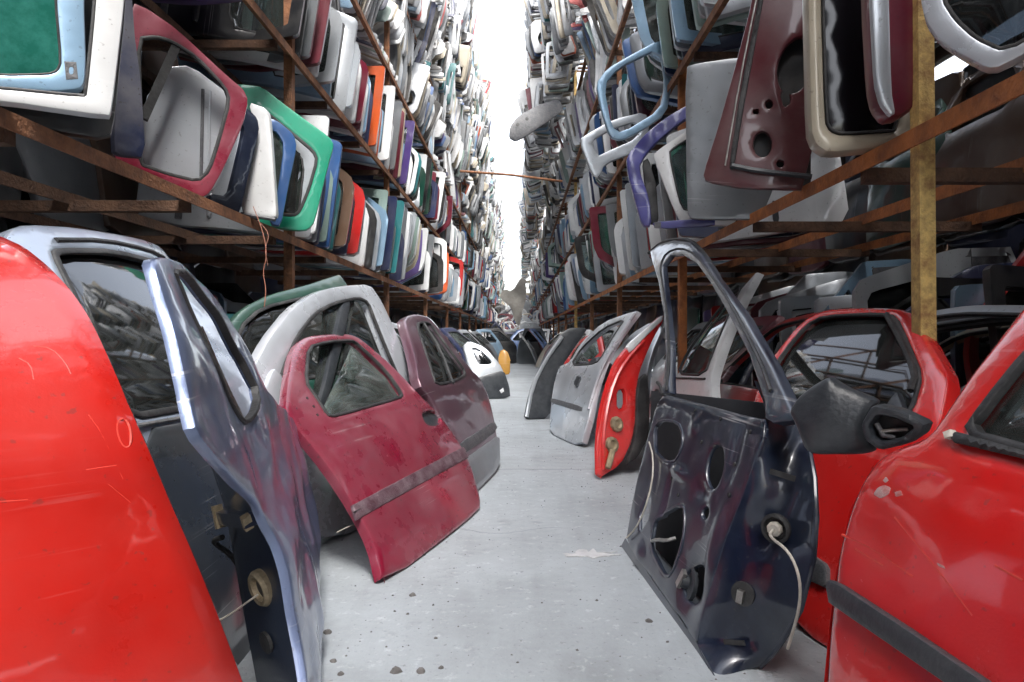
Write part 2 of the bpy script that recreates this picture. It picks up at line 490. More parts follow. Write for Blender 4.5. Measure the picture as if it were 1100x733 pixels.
def line(e, pl, px, rad, mat, name, dw=.003, n=6, sm=1):
    p = [pl.uvw(x, y, dw) for x, y in px]
    if sm: p = chaikin(p, sm, closed=False)
    return part(name, MB().tube(p, rad, n), mat, e)

# ------------------------------------------------------------------ A: big red panel, near left
dent = wobble(.006, 3.0, 2)
pl = Plane((-.52,1.38,0), (-1.06,.76,0), R(11), wf=lambda u, v: .05-.08*(v-.45)**2-.95*max(0, v-.55)**2+dent(u, v))
oA = [(0,247),(32,261),(60,283),(84,308),(104,336),(126,381),(151,440),(186,520),(221,600),(247,665),(272,733),(290,785),(240,820),(-60,1080),(-330,1150),(-360,800),(-340,420),(-300,300),(-200,252),(-90,240)]
eA, _ = fitted('body_panel', 'big scratched bright red body panel with chalked marks at the near left', 'body panel', pl, oA, 'near_red', [ell(122,729,5,5)], t=.07, r=.045, s=.02, shell='outer_skin')
for k_, pts in enumerate(([(95,446),(108,464),(119,487),(132,515)], [(132,450),(126,453),(125,464),(130,478),(137,482),(141,474),(140,460),(135,451)], [(36,372),(55,374),(70,390),(76,402)], [(20,385),(33,392),(36,408)], [(0,539),(30,537)], [(92,505),(125,500)], [(116,520),(140,540)])):
    line(eA, pl, pts, .0026 if k_ < 2 else .0015, 'mark', 'chalk_mark', -.0021 if k_ < 2 else -.0012)

# ------------------------------------------------------------------ B: blue-grey door with dark glass behind it
pl = Plane((-.70,1.35,0), (-.74,2.5,0), R(20), wf=tumble(.68, .16, .015))
oB = [(4,262),(12,246),(30,240),(80,243),(150,255),(185,268),(230,300),(262,360),(290,430),(320,520),(322,600),(300,690),(250,760),(100,900),(60,800),(30,500)]
hB = [(56,272),(62,267),(120,268),(178,283),(200,330),(216,430),(212,438),(135,452),(110,400),(80,320)]
eB, hs = fitted('car_door', 'blue-grey car door with dark tinted window between the red panel and the crumpled door', 'car door', pl, oB, 'steel_blue', [hB], smooth=1, clip=(-.05,1.25))
seal(eB, pl, hs[0]); pane(eB, pl, hs[0], 'glass_dark')
pad(eB, pl, [(150,462),(222,449),(260,560),(300,690),(250,740),(170,640)], 'dark_body', 'lower_cladding', .008, .012)
line(eB, pl, [(60,258),(110,258),(158,268),(176,277)], .008, 'rubber', 'roof_gutter', .002)
line(eB, pl, [(143,458),(180,452),(222,444)], .006, 'metal', 'belt_moulding', .006)

# ------------------------------------------------------------------ C: crumpled blue door, hinge edge towards the camera
wb = wobble(.016, 6, 5)
wC = lambda u, v: tumble(.66, .06, .01)(u, v)+wb(u, v)
pl = Plane((-.375,1.27,0), (-.60,2.2,0), R(13), wf=wC)
edgeC = [(213,465),(238,496),(262,522),(283,548),(298,578),(310,615),(322,680),(334,760),(342,812)]
farC = [(350,745),(347,680),(345,600),(335,500),(320,452),(292,428)]
frC = [(265,370),(225,310),(200,285),(178,275),(165,278),(172,305),(182,335),(195,385),(205,430)]
hC = [(187,291),(200,291),(225,324),(256,376),(281,425),(270,452),(262,455),(246,430),(232,395),(212,350),(194,308)]
eC, hs = fitted('car_door', 'crumpled metallic blue car door with its dark hinge edge and round grommet facing out', 'car door', pl, edgeC+farC+frC, 'crash_blue', [hC], t=.02, r=.008, s=.018, smooth=1, clip=(-.3,1.2))
seal(eC, pl, hs[0], .008)
line(eC, pl, [(262,455),(240,410),(215,352)], .006, 'metal', 'window_channel', -.01)
inner = [(206,455),(216,480),(228,505),(240,540),(250,590),(258,640),(268,695),(280,755),(288,812)]
A_ = [pl.uvw(x, y, -.004) for x, y in edgeC]; B_ = [pl.uvw(x, y, -.15) for x, y in inner]
def crease(vf, a, fx):
    wn = wobble(a, fx, 3); return [(x+wn(z, y), y+wn(y, z), z) for x, y, z in vf[0]], vf[1]
part('hinge_face', thick(crease(loft(A_, B_, 10, 0, 40), .006, 11), .006, (1,0,0)), 'inner_blue', eC)
def Cface(t, v_):  # point on the hinge face: t 0 outer edge .. 1 inner edge, v_ 0 top .. 1 bottom
    i = v_*(len(A_)-1); k = min(int(i), len(A_)-2); f = i-k
    a = Vector(A_[k]).lerp(Vector(A_[k+1]), f); b = Vector(B_[k]).lerp(Vector(B_[k+1]), f); return a.lerp(b, t)
fa = (Vector(B_[4])-Vector(A_[4])).normalized(); fn = fa.cross(Vector(A_[5])-Vector(A_[4])).normalized()
if (pl.M.to_3x3() @ fn).y > 0: fn = -fn
def disc(center, nrm, prof, n=20, sy=1.0, name=None):
    """turned shape: prof = [(radius, height along nrm)]"""
    nrm = Vector(nrm).normalized(); x = nrm.orthogonal().normalized(); y = nrm.cross(x); v = []; f = []
    for rr, h in prof:
        for j in range(n):
            a = 2*math.pi*j/n; v.append(tuple(Vector(center)+x*rr*math.cos(a)+y*rr*math.sin(a)*sy+nrm*h))
    for i in range(len(prof)-1):
        for j in range(n): f.append((i*n+j, i*n+(j+1) % n, (i+1)*n+(j+1) % n, (i+1)*n+j))
    f.append(tuple((len(prof)-1)*n+j for j in range(n)))
    return v, f
g_ = part('grommet', disc(Cface(.5,.63), fn, [(.042,-.004),(.042,.010),(.036,.018),(.027,.016),(.023,.004),(.023,-.012),(.014,-.013),(.013,.004)]), 'brass', eC)
part('grommet_hole', disc(Cface(.5,.63)+fn*.003, fn, [(.022,-.001),(.022,.002)]), 'rubber', g_)
part('drain_hole', disc(Cface(.62,.75), fn, [(.024,0),(.024,.007),(.018,.008)], sy=1.1), 'rubber', eC)
h0 = Cface(.12,.40); h1 = Cface(.85,.40)
part('hinge_bracket', MB().bar(h0+fn*.012, h1+fn*.012, .03, .05, fn), 'inner_blue', eC)
part('hinge_plate', MB().bar(Cface(.80,.36)+fn*.03, Cface(.84,.43)+fn*.03, .012, .022, fn), 'brass', eC)
part('hinge_plate', MB().bar(Cface(.12,.38)+fn*.03, Cface(.16,.43)+fn*.03, .012, .018, fn), 'brass', eC)
p0 = Cface(.98,.46); part('wiring_loom', MB().tube(chaikin([tuple(p0+fn*.02), tuple(p0+fa*.05+fn*.03), tuple(p0+fa*.06+Vector((0,-.06,.02))), tuple(p0+fa*.05+Vector((0,-.16,.03))), tuple(p0+fa*.04+Vector((0,-.2,.03)))], 2, False), .007), 'rubber', eC)
p0 = Cface(.5,.64)+fn*.015; part('cable', MB().tube(chaikin([tuple(p0), tuple(p0+fa*.05+fn*.06+Vector((0,-.02,0))), tuple(p0+fa*.10+fn*.10+Vector((0,-.025,0))), tuple(p0+fa*.15+fn*.10)], 2, False), .0022), 'wire_white', eC)

# ------------------------------------------------------------------ D: silver door and the dark green tailgate behind it
pl = Plane((-.80,2.5,0), (-.45,3.6,0), R(14), wf=tumble(.62, .12, .015))
oD = [(262,440),(270,400),(290,362),(315,330),(340,313),(365,307),(398,305),(410,322),(424,352),(445,405),(470,470),(490,540),(440,600),(370,640),(300,560)]
hD = [(298,420),(303,398),(318,362),(338,336),(358,325),(385,319),(396,324),(404,345),(418,380),(430,408),(425,424),(345,440),(312,440)]
eD, hs = fitted('car_door', 'silver car door with a rounded window arch behind the crimson door', 'car door', pl, oD, 'bright_silver', [hD], s=.03, clip=(-.18,1.45))
seal(eD, pl, hs[0], .012)
pane(eD, pl, pl.poly([(352,330),(384,322),(372,380),(352,436),(338,439),(345,400)]), 'glass_green', -.02, 'broken_glass')
pad(eD, pl, [(368,324),(378,321),(366,380),(350,437),(342,438),(356,380)], 'black_plastic', 'glass_divider', .0, .02)
pad(eD, pl, [(276,432),(290,396),(300,405),(300,440),(284,452)], 'bright_silver', 'mirror_base', .02, .025)
pl = Plane((-1.05,3.1,0), (-.62,4.0,0), R(20), wf=tumble(.6, .2, .02))
oD2 = [(225,420),(240,355),(262,330),(290,316),(330,306),(390,299),(402,303),(420,345),(450,420),(470,500),(330,560),(240,520)]
hD2 = [(245,405),(256,352),(280,330),(330,318),(384,311),(398,340),(415,390),(330,410)]
e, hs = fitted('tailgate', 'dark green tailgate with dusty dark window leaning behind the silver door', 'tailgate', pl, oD2, 'paint_dark green', [hD2], s=.04, clip=(-.1,1.25), shell='tailgate_shell')
pane(e, pl, hs[0], 'glass_dark'); seal(e, pl, hs[0])

# ------------------------------------------------------------------ E: crimson door
pl = Plane(onz(413,630,0.002), onz(517,549,0.002), R(33), wf=tumble(.585, .12, .02, 1.05))
oE = [(306,442),(309,410),(314,380),(320,367),(330,361),(350,358.5),(375,358),(387,363),(421,392),(451,424),(471,444),(490,469),(505,496),(517,535),(517,549),(413,630),(402,584),(382,545),(353,501),(331,474),(316,457)]
hE = [(331,372),(352,366),(378,364.5),(386,369),(418,400),(434,424),(430,428),(360,448),(352,446),(341,428),(328,410)]
eE, hs = fitted('car_door', 'crimson car door with scratched paint and open window frame leaning into the aisle', 'car door', pl, oE, 'crimson', [hE, [(454,443),(466,440),(474,446),(474,456),(462,457),(456,452)]], t=.035, r=.012, s=.018, smooth=1)
seal(eE, pl, hs[0], .010, .002)
part('handle_recess', plate(inset(hs[1], -.006), [], offw(pl.wf, -.022), .008, .003, .03), 'black_plastic', eE)
pad(eE, pl, [(378,543),(498,480),(503,492),(383,559)], 'trim_dusty', 'trim_strip', .005, .013, .006, .03, 0)
line(eE, pl, [(380,550.5),(503,484)], .0022, 'rubber', 'trim_groove', .0055, sm=0)
pane(eE, pl, pl.poly([(381,371),(417,404),(431,425),(362,446),(350,440)]), 'glass_green', -.016, 'broken_glass')
for q in ((330,428),(337,437),(341,446)): part('screw_hole', disc(pl.uvw(*q, .0), (0,0,1), [(.006,-.002),(.006,.0015)], 10), 'rubber', eE)
line(eE, pl, [(420,622),(470,585),(515,552)], .003, 'rubber', 'bottom_flange', -.02)
inE = [pl.uvw(x, y, -.012) for x, y in ((413,627),(402,584),(382,547),(355,505))]; inE2 = [pl.uvw(x, y, -.13) for x, y in ((409,605),(398,570),(380,540),(358,508))]
part('hinge_face', thick(loft(inE, inE2, 5, 0, 20), .006, (1,0,0)), 'paint_maroon', eE)
line(eE, pl, [(386,562),(374,566),(362,572)], .002, 'wire_white', 'wire_end', -.08)

# ------------------------------------------------------------------ F: plum door beyond it
pl = Plane(onz(512,530,0.002), onz(537,503,0.002), R(22), wf=tumble(.66, .2, .02))
oF = [(434,345),(438,339),(447,337),(461,340),(476,358),(505,396),(516,406),(526,428),(535,474),(537,503),(512,530),(499,545),(489,520),(482,470),(465,430),(450,412),(445,380)]
hF = [(447,347),(458,345),(464,349),(486,379),(502,402),(494,408),(474,414),(466,410),(455,372)]
eF, hs = fitted('car_door', 'dusty plum car door with a grey lower band standing beyond the crimson door', 'car door', pl, oF, 'plum', [hF], s=.025)
seal(eF, pl, hs[0], .012); pane(eF, pl, hs[0], 'glass_dark')
line(eF, pl, [(455,348),(474,378),(486,412)], .012, 'rubber', 'window_divider', .0)
pad(eF, pl, [(490,478),(531,452),(534,462),(493,491)], 'trim_grey', 'trim_strip', .006, .015, .006, .04)
pad(eF, pl, [(494,496),(536,466),(536.5,500),(512,527),(500,540)], 'paint_grey', 'lower_band', .006, .008, .004, .04)

# ------------------------------------------------------------------ G: light door with black lower half, far left; yellow panel
pl = Plane(onz(513,429,0.002), onz(548,428,0.002), R(16), wf=tumble(.62, .25, .05, .6))
oG = [(497,372),(503,366),(520,372),(537,391),(541,399),(546,415),(548,428),(513,429),(509,412),(503,395)]
hG = [(506,374),(513,374),(530,390),(522,392),(514,391)]
e, hs = fitted('car_door', 'pale grey car door with black lower half, beyond the plum door', 'car door', pl, oG, 'paint_silver', [hG], s=.05)
pane(e, pl, hs[0], 'glass_dark')
pad(e, pl, [(508,408),(518,404),(541,398),(547,416),(548,427.5),(513,428.5)], 'black_plastic', 'lower_cladding', .02, .02, .01, .06)
pad(e, pl, [(536,420),(540,417),(541,421),(538,423)], 'paint_white', 'sticker', .024, .004, .001, .05, 0)
pl = Plane(onz(534,404,.05), onz(549,404,.05), R(8), wf=lambda u, v: -.9*(u-.15)**2-.7*(v-.3)**2)
e, _ = fitted('body_panel', 'curved orange-yellow body panel standing among the far left doors', 'body panel', pl, [(537,378),(541,376),(545,379),(548,388),(548,402),(541,403),(537,396),(535,386)], 'yellow', [], t=.03, s=.05, shell='outer_skin')
part('rim_flange', MB().tube([pl.uvw(x, y, -.01) for x, y in ((537,378),(541,376),(545,379),(548,388))], .012), 'yellow', e)

# ------------------------------------------------------------------ H: dark blue door, inner side towards the aisle
kf = .36
pl = Plane((.397,2.626,0.012), (.479,1.53,0.012), R(14), wf=tumble(.60, kf, 0., soft=.04))
z22 = lambda L: [(660+x/2.2, 400+y/2.2) for x, y in L]
inn = z22([(26,402),(38,320),(66,198),(100,74),(116,52),(175,66),(300,100),(336,107),(356,110),(352,150),(326,225),(300,300),(270,370),(222,520),(202,600),(190,645),(100,505)])
H1 = z22([(95,130),(110,115),(150,120),(162,150),(155,190),(140,212),(115,205),(95,185)])
H2 = [tuple(p) for p in z22(ell(236,224,20,52,.17))]
H3 = z22([(95,352),(110,340),(162,312),(166,350),(160,400),(134,478),(118,478),(84,410)])
H4 = z22([(58,335),(75,290),(86,300),(80,345),(60,378)])
H5 = z22(ell(181,498,25,46,.22)); H6 = z22(ell(213,332,9,14,.2))
uvL = lambda L: pl.poly(L)
def bumps(u, v):
    w = pl.wf(u, v)
    for (c, s_, a) in BL: w += a*math.exp(-(((u-c[0])/s_[0])**2+((v-c[1])/s_[1])**2))
    return w
BL = [(pl.uv(*z22([(150,235)])[0]), (.10,.018), .014), (pl.uv(*z22([(120,300)])[0]), (.02,.10), -.012), (pl.uv(*z22([(230,430)])[0]), (.03,.12), .012),
      (pl.uv(*z22([(180,498)])[0]), (.09,.09), -.022), (pl.uv(*z22([(60,430)])[0]), (.06,.03), .012), (pl.uv(*z22([(285,180)])[0]), (.03,.12), -.012), (pl.uv(*z22([(190,130)])[0]), (.03,.03), .010),(pl.uv(*z22([(205,280)])[0]), (.05,.03), -.014)]
eH = root('car_door', pl.M, 'navy blue car door showing its bare inner side with cut-outs and empty window frame', 'car door')
wb = wobble(.0022, 14, 9)
part('inner_panel', plate(chaikin(pl.poly(inn), 1, q=.15), [chaikin(pl.poly(h), 1, q=.12) for h in (H1, H2, H3, H4, H5, H6)], lambda u, v: bumps(u, v)+wb(u, v), .012, .008, .014), 'inner_blue', eH)
ridge = z22([(330,20),(352,70),(360,110),(354,150),(328,225),(302,300),(272,370),(224,520),(204,600),(196,645),(232,722)])
outer = [(838,415),(848,435),(857,455),(869,482),(875,514),(877,555),(874,600),(860,655),(842,686),(830,703),(817,716)]
A_ = [pl.uvw(x, y, -.003) for x, y in ridge]; B_ = [pl.uvw(x, y, -.125) for x, y in outer]
nH = (Vector(A_[5])-Vector(A_[4])).cross(Vector(B_[5])-Vector(A_[5])).normalized()
if (pl.M.to_3x3() @ nH).y > 0: nH = -nH
lf = loft(A_, B_, 14, 0, 60)
def hump(vf):
    v2 = []
    for q, (x, y, z) in enumerate(vf[0]):
        i, j = divmod(q, 15); t = j/14; a = .010*math.sin(t*math.pi*2.2)+.007*math.sin(i*.33)*math.sin(t*math.pi)
        p = Vector((x, y, z))+nH*a; v2.append(tuple(p))
    return v2, vf[1]
part('hinge_face', thick(hump(lf), .006, -nH), 'inner_blue', eH)
part('outer_lip', MB().tube([tuple(Vector(p)) for p in B_], .007, 8), 'inner_blue', eH)
skin = [pl.uv(x, y, -.125) for x, y in [(700,420),(848,436),(857,455),(869,482),(875,514),(877,555),(874,600),(860,655),(842,686),(830,703),(817,716)]]+[pl.uv(*z22([(26,402)])[0])]
part('outer_skin', plate(skin, [], offw(lambda u, v: tumble(.60, kf*.6, 0.)(u, v), -.118), .012, .006, .05), 'cavity_shade', eH)
frO = [(698,270),(709,262),(724,258),(741,260),(755,274),(770,299),(800,340),(830,393),(857,452),(830,455),(822,450),(821,432),(805,382),(778,330),(763,304),(749,284),(733,274),(720,275),(712,286),(716,332),(719.5,371),(719,422),(711,424),(715,384),(713,338),(707,302),(700,280)]
part('window_frame', plate(pl.poly(frO), [], offw(pl.wf, .002), .03, .008, .02), 'inner_blue', eH)
line(eH, pl, [(716,420),(719,384),(717,338),(711,302),(709,284),(716,271),(731,266),(747,273),(765,297),(784,324),(817,388),(828,420)], .006, 'rubber', 'window_seal', .004)
part('roof_seal', MB().tube(chaikin([pl.uvw(x, y, -.03) for x, y in ((697,272),(710,261),(725,257),(742,258),(757,273),(772,298))], 1, False), .012, 8), 'rubber', eH)
part('bottom_face', thick(loft([pl.uvw(x, y, -.004) for x, y in ((671,581),(700,626),(746,692),(766,728))], [pl.uvw(x, y, -.012) for x, y in ((665,592),(691,634),(746,706),(770,738))], 3, 0, 20), .01, (0,1,0)), 'inner_blue', eH)
part('sill_flange', MB().tube([pl.uvw(x, y, -.005) for x, y in ((664,592),(690,634),(718,672),(746,708),(770,738))], .009, 8), 'black_plastic', eH)
for hh in (H1, H3): part('cutout_lip', plate(inset(chaikin(pl.poly(hh), 1), -.010), [inset(chaikin(pl.poly(hh), 1), .001)], offw(bumps, .004), .008, .003, .02), 'inner_blue', eH)
gc = Vector(pl.uvw(*z22([(181,498)])[0], -.03))
mo = part('window_motor', disc(gc, (0,0,1), [(.055,0),(.055,.012),(.045,.016),(.04,.010),(.02,.012),(.018,.03)]), 'black_plastic', eH)
part('motor_boss', MB().bar(gc+Vector((-.015,-.02,.03)), gc+Vector((.01,.03,.03)), .022, .012), 'metal', mo)
def Hface(t, v_):
    i = v_*(len(A_)-1); k = min(int(i), len(A_)-2); f = i-k
    return Vector(A_[k]).lerp(Vector(A_[k+1]), f).lerp(Vector(B_[k]).lerp(Vector(B_[k+1]), f), t)
g1 = Hface(.55, .555)+nH*.006
g_ = part('grommet', disc(g1, nH, [(.036,-.004),(.036,.006),(.028,.010),(.024,.002),(.024,-.004)]), 'rubber', eH)
part('plug', disc(g1+nH*.002, nH, [(.018,0),(.018,.012),(.012,.016)], 8), 'wire_white', g_)
w_ = [tuple(g1+nH*.014), tuple(g1+nH*.04+Vector((0,-.012,0)))]+[tuple(pl.M.inverted() @ P3(x, y, d)) for x, y, d in ((848,592,1.52),(860,622,1.50),(859,655,1.51),(846,697,1.56))]
part('white_cable', MB().tube(chaikin(w_, 2, False), .0034), 'wire_white', eH)
g2 = Hface(.40, .69)+nH*.008
part('latch_hole', disc(g2, nH, [(.030,-.002),(.030,.006),(.022,.006)]), 'rubber', eH)
part('latch_pin', MB().bar(g2+nH*.012+Vector((0,-.02,0)), g2+nH*.018+Vector((0,.012,0)), .016, .012, nH), 'metal', eH)
part('hinge_slot', MB().bar(Hface(.30,.40)+nH*.009, Hface(.72,.41)+nH*.009, .014, .003, nH), 'rubber', eH)
part('hinge_slot', MB().bar(Hface(.36,.86)+nH*.008, Hface(.62,.85)+nH*.008, .012, .003, nH), 'rubber', eH)
line(eH, pl, z22([(82,165),(92,200),(90,260),(70,330),(50,370),(28,392)]), .003, 'wire_white', 'lock_rod', .012)
part('lock_cable', MB().tube(chaikin([pl.uvw(*q, dw) for q, dw in zip(z22([(84,402),(100,395),(122,398),(145,392)]), (-.01,.01,.015,-.01))], 1, False), .006), 'metal', eH)
for q in ((190,90),(250,110),(275,215),(270,290),(130,250),(150,290),(236,175),(205,165),(320,140)):
    part('screw_hole', disc(Vector(pl.uvw(*z22([q])[0], .003))+Vector((0,0,(bumps(*pl.uv(*z22([q])[0]))-pl.wf(*pl.uv(*z22([q])[0]))))), (0,0,1), [(.006,-.002),(.006,.002)], 10), 'rubber', eH)
line(eH, pl, [(712,424),(709,414),(706,411)], .007, 'rubber', 'lock_button', .002)

# ------------------------------------------------------------------ I: white door behind the navy one
pl = Plane((.72,4.05,0), (.80,2.95,0), R(22), wf=tumble(.62, .16, .02))
oI = [(684,476),(688,440),(696,416),(712,396),(733,378),(755,346),(778,312),(813,290),(806,305),(788,340),(772,380),(764,405),(766,440),(770,500),(760,560),(690,540)]
hI = [(727,402),(737,380),(758,350),(784,318),(798,306),(784,336),(768,374),(757,404)]
e, hs = fitted('car_door', 'white car door with dusty greenish glass just behind the navy door', 'car door', pl, oI, 'dirty_white', [hI], clip=(-.08,1.15))
pane(e, pl, hs[0], 'glass_green'); seal(e, pl, hs[0], .010)
pad(e, pl, [(701,430),(706,418),(709,420),(704,434)], 'black_plastic', 'door_handle', .014, .016, .006)
line(e, pl, [(723,406),(757,407)], .006, 'rubber', 'belt_moulding', .006, sm=0)

# ------------------------------------------------------------------ J: red door, hinge edge out
pl = Plane(onz(643,516,0.002), (.86,4.16,0), R(16))
oJ = [(643,516),(642,480),(645,447),(652,416),(662,388),(680,366),(698,350),(712,338),(714,345),(704,362),(696,380),(688,400),(684,425),(684,450),(680,475),(668,500)]
e, hs = fitted('car_door', 'bright red car door seen on its hinge edge with torn white cap', 'car door', pl, oJ, 'door_red', [[(664,420),(672,418),(673,436),(664,440)]], t=.03, r=.02, shell='hinge_face')
dr = pl.M.to_3x3().inverted() @ Vector((.20,1,0)).normalized()
A_ = [pl.uvw(x, y, -.012) for x, y in ((645,514),(643,480),(646,447),(653,416),(664,388),(681,366),(712,340))]
part('outer_skin', thick(loft(A_, [tuple(Vector(p)+dr*1.0) for p in A_], 6, 0, 24), .008, (1,0,0)), 'door_red', e)
line(e, pl, [(648,505),(648,470),(652,440),(660,410),(672,388),(692,366)], .012, 'door_red', 'edge_flange', .004)
for q in ((662,456),(657,478)): part('hinge_bracket', disc(pl.uvw(*q, .002), (0,0,1), [(.05,-.01),(.045,.014),(.028,.02),(.02,.006)], 10), 'brass', e)
part('check_strap', MB().tube([pl.uvw(x, y, .02) for x, y in ((658,484),(653,503))], .018), 'brass', e)
pad(e, pl, [(672,372),(690,356),(712,338),(711,345),(693,362),(676,380)], 'paint_white', 'torn_cap', .01, .02)
pad(e, pl, [(684,410),(694,400),(697,430),(696,470),(684,492),(672,500),(682,470)], 'rubber', 'inner_trim', .012, .03)

# ------------------------------------------------------------------ K: silver white door with handle and dark strip
pl = Plane(onz(590,466,0.002), onz(623,481,0.002), R(24), wf=tumble(.66, .18, .02))
oK = [(590,466),(591,440),(594,416),(600,394),(613,388),(624,368),(648,346),(684,333),(681,338),(662,364),(648,390),(638,420),(632,450),(623,481)]
hK = [(613,393),(624,374),(648,352),(672,342),(660,360),(644,388),(634,392)]
e, hs = fitted('car_door', 'silver-white car door with black handle and dark rubbing strip beyond the red edge', 'car door', pl, oK, 'bright_silver', [hK], s=.03)
seal(e, pl, hs[0], .014); pane(e, pl, pl.poly([(613,393),(622,378),(634,392)]), 'glass')
pad(e, pl, [(617,413),(621,404),(625,406),(621,417)], 'black_plastic', 'door_handle', .014, .016, .006)
pad(e, pl, [(592,427.5),(626,437),(625,443),(592,433)], 'trim_grey', 'trim_strip', .006, .015, .006)
line(e, pl, [(632,440),(641,410),(650,388),(664,364),(682,337)], .012, 'bright_silver', 'rear_frame_edge', .006)
# black cone of mirror trim and pink door behind it
pl = Plane((.62,5.4,0), (.98,5.05,0), R(26), wf=tumble(.62, .2, .02))
e, hs = fitted('car_door', 'silver car door with black mirror cone between the red edge and the silver-white door', 'car door', pl, [(632,470),(638,430),(640,410),(655,385),(678,358),(700,345),(712,352),(700,380),(694,430),(690,480)], 'paint_silver', [[(662,392),(680,364),(698,354),(690,380),(684,395)]], s=.04)
part('mirror_housing', disc(pl.uvw(650,402,.02), (-.3,.2,1), [(.10,-.02),(.10,.06),(.085,.13),(.05,.16)], 14), 'black_plastic', e)

# ------------------------------------------------------------------ L: tall black edge and pale rose door beyond
pl = Plane(onz(563,451,0.002), (.40,6.72,0), R(14))
e, hs = fitted('car_door', 'tall black car door seen from its dark inner edge beside the far aisle', 'car door', pl, [(563,451),(567,430),(572,412),(584,386),(600,360),(612,352),(632,352),(624,364),(612,382),(601,398),(594,420),(591,449)], 'black_plastic', [], t=.06, s=.05)
line(e, pl, [(566,448),(572,415),(586,387),(604,362)], .02, 'paint_silver', 'edge_flange', .01)
pl = Plane((.62,7.15,0), (1.05,6.9,0), R(22), wf=tumble(.62, .2, .02))
e, hs = fitted('car_door', 'rose pink car door with dusty window beyond the silver-white door', 'car door', pl, [(600,445),(600,400),(612,380),(626,362),(645,356),(650,380),(645,445)], 'paint_red', [[(609,390),(622,368),(640,361),(644,384)]], s=.05)
pane(e, pl, hs[0], 'glass_green')

# ------------------------------------------------------------------ N: red door with mirror, behind the near red one
pl = Plane((.66,2.35,0), (.90,1.45,0), R(22), wf=tumble(.60, .30, .02))
oN = [(806,470),(812,420),(826,388),(852,354),(870,338),(890,331),(940,330),(965,331),(980,336),(1000,372),(1018,405),(1012,440),(1006,470),(990,560),(985,800),(830,760),(815,600)]
hN = [(826,402),(842,376),(866,348),(884,339),(945,336),(962,340),(976,370),(990,404),(980,440),(960,466),(840,470)]
eN, hs = fitted('car_door', 'red car door with reflecting window glass and broken black mirror, behind the near red door', 'car door', pl, oN, 'door_red', [hN], s=.025)
seal(eN, pl, hs[0], .010, .002); pane(eN, pl, hs[0], 'glass_dark')
line(eN, pl, [(952,338),(968,366),(984,402),(978,420)], .010, 'rubber', 'window_channel', .006)
pad(eN, pl, [(846,600),(871,594),(892,608),(892,634),(866,622),(846,618)], 'trim_grey', 'trim_strip', .016, .016, .006)
def sub(pl0, e, pl2, vf, mat, name, par=None):
    o = part(name, vf, mat, e)
    o.matrix_local = pl0.M.inverted() @ pl2.M
    return o
p2 = Plane(P3(849,488,1.46), P3(946,488,1.36), R(4))
cpoly = chaikin(p2.poly([(848,442),(858,427),(873,415),(893,404),(903,411),(914,417),(946,430),(934,443),(930,468),(942,484),(927,488),(868,488),(857,458)]), 2, q=.16)
cx, cy = p2.uv(895,455)
sub(pl, eN, p2, plate(cpoly, [], lambda u, v: .035-3.0*(u-cx)**2-3.0*(v-cy)**2+.5*.012*math.exp(-((u-cx)/.02)**2)*(v-cy)/.06, .03, .012, .012), 'black_plastic', 'mirror_cone')
p3 = Plane(P3(929,484,1.33), P3(996,470,1.25), R(0))
hp = chaikin(p3.poly([(928,456),(940,434),(968,440),(997,454),(993,465),(975,477),(948,483),(932,472)]), 1, q=.14)
ih = chaikin(p3.poly([(937,457),(946,445),(966,449),(986,458),(972,469),(950,474),(941,468)]), 1, q=.14)
hm = sub(pl, eN, p3, plate(hp, [ih], lambda u, v: .02, .05, .008, .012), 'black_plastic', 'mirror_housing')
part('mirror_back', plate(inset(ih, -.004), [], lambda u, v: -.012, .006, .002, .02), 'rubber', hm)
part('adjuster_rod', MB().tube([(*p3.uv(948,463), .004), (*p3.uv(976,461), .004)], .0035), 'metal', hm)
part('adjuster_rod', MB().tube([(*p3.uv(942,455), .002), (*p3.uv(950,468), .004), (*p3.uv(962,470), .0)], .005), 'trim_grey', hm)
pad(eN, pl, [(955,440),(968,420),(976,442),(986,470),(966,462)], 'black_plastic', 'mirror_base', .02, .02)

# ------------------------------------------------------------------ O: nearest red door on the right
pl = Plane((.475,1.27,0), (.60,.30,0), R(14), wf=tumble(.62, .26, .035, 1.0, .6))
oO = [(884,760),(887,700),(893,640),(899,592),(912,545),(925,515),(942,491),(965,478),(992,469),(1003,458),(1040,402),(1068,366),(1102,322),(1140,290),(1260,275),(1420,420),(1500,700),(1480,1100),(1350,1500),(880,900)]
hO = [(1032,466),(1062,425),(1100,378),(1140,340),(1240,330),(1340,440),(1380,560),(1100,486)]
eO, hs = fitted('car_door', 'nearest red car door with scratched paint and a wide black rubbing strip', 'car door', pl, oO, 'door_red', [hO], s=.02, t=.03, r=.016)
seal(eO, pl, hs[0], .012, .003)
pane(eO, pl, hs[0], 'glass', -.02)
pad(eO, pl, [(893,629),(897,624),(910,630),(980,675),(1056,726),(1110,763),(1200,826),(1200,880),(1100,790),(1040,748),(960,693),(897,650)], 'black_plastic', 'trim_strip', .016, .016, .008, .02, 0)
pad(eO, pl, [(1024,470),(1032,465),(1100,484),(1180,507),(1180,518),(1100,493),(1030,477)], 'rubber', 'belt_moulding', .012, .014, .005, .02, 0)
pad(eO, pl, [(1019,466),(1028,463),(1031,470),(1022,473)], 'wire_white', 'clip', .014, .012, .003, .02, 0)
for q in ([(938,531),(943,524),(950,521),(957,524),(955,531),(946,536)], [(948,516),(952,512),(955,517),(951,519)], [(961,528),(968,527),(970,533),(962,534)], [(1006,604),(1014,608),(1016,612),(1008,608)]):
    pad(eO, pl, q, 'bare_filler', 'bare_patch', .0006, .0025, .0004, .02)
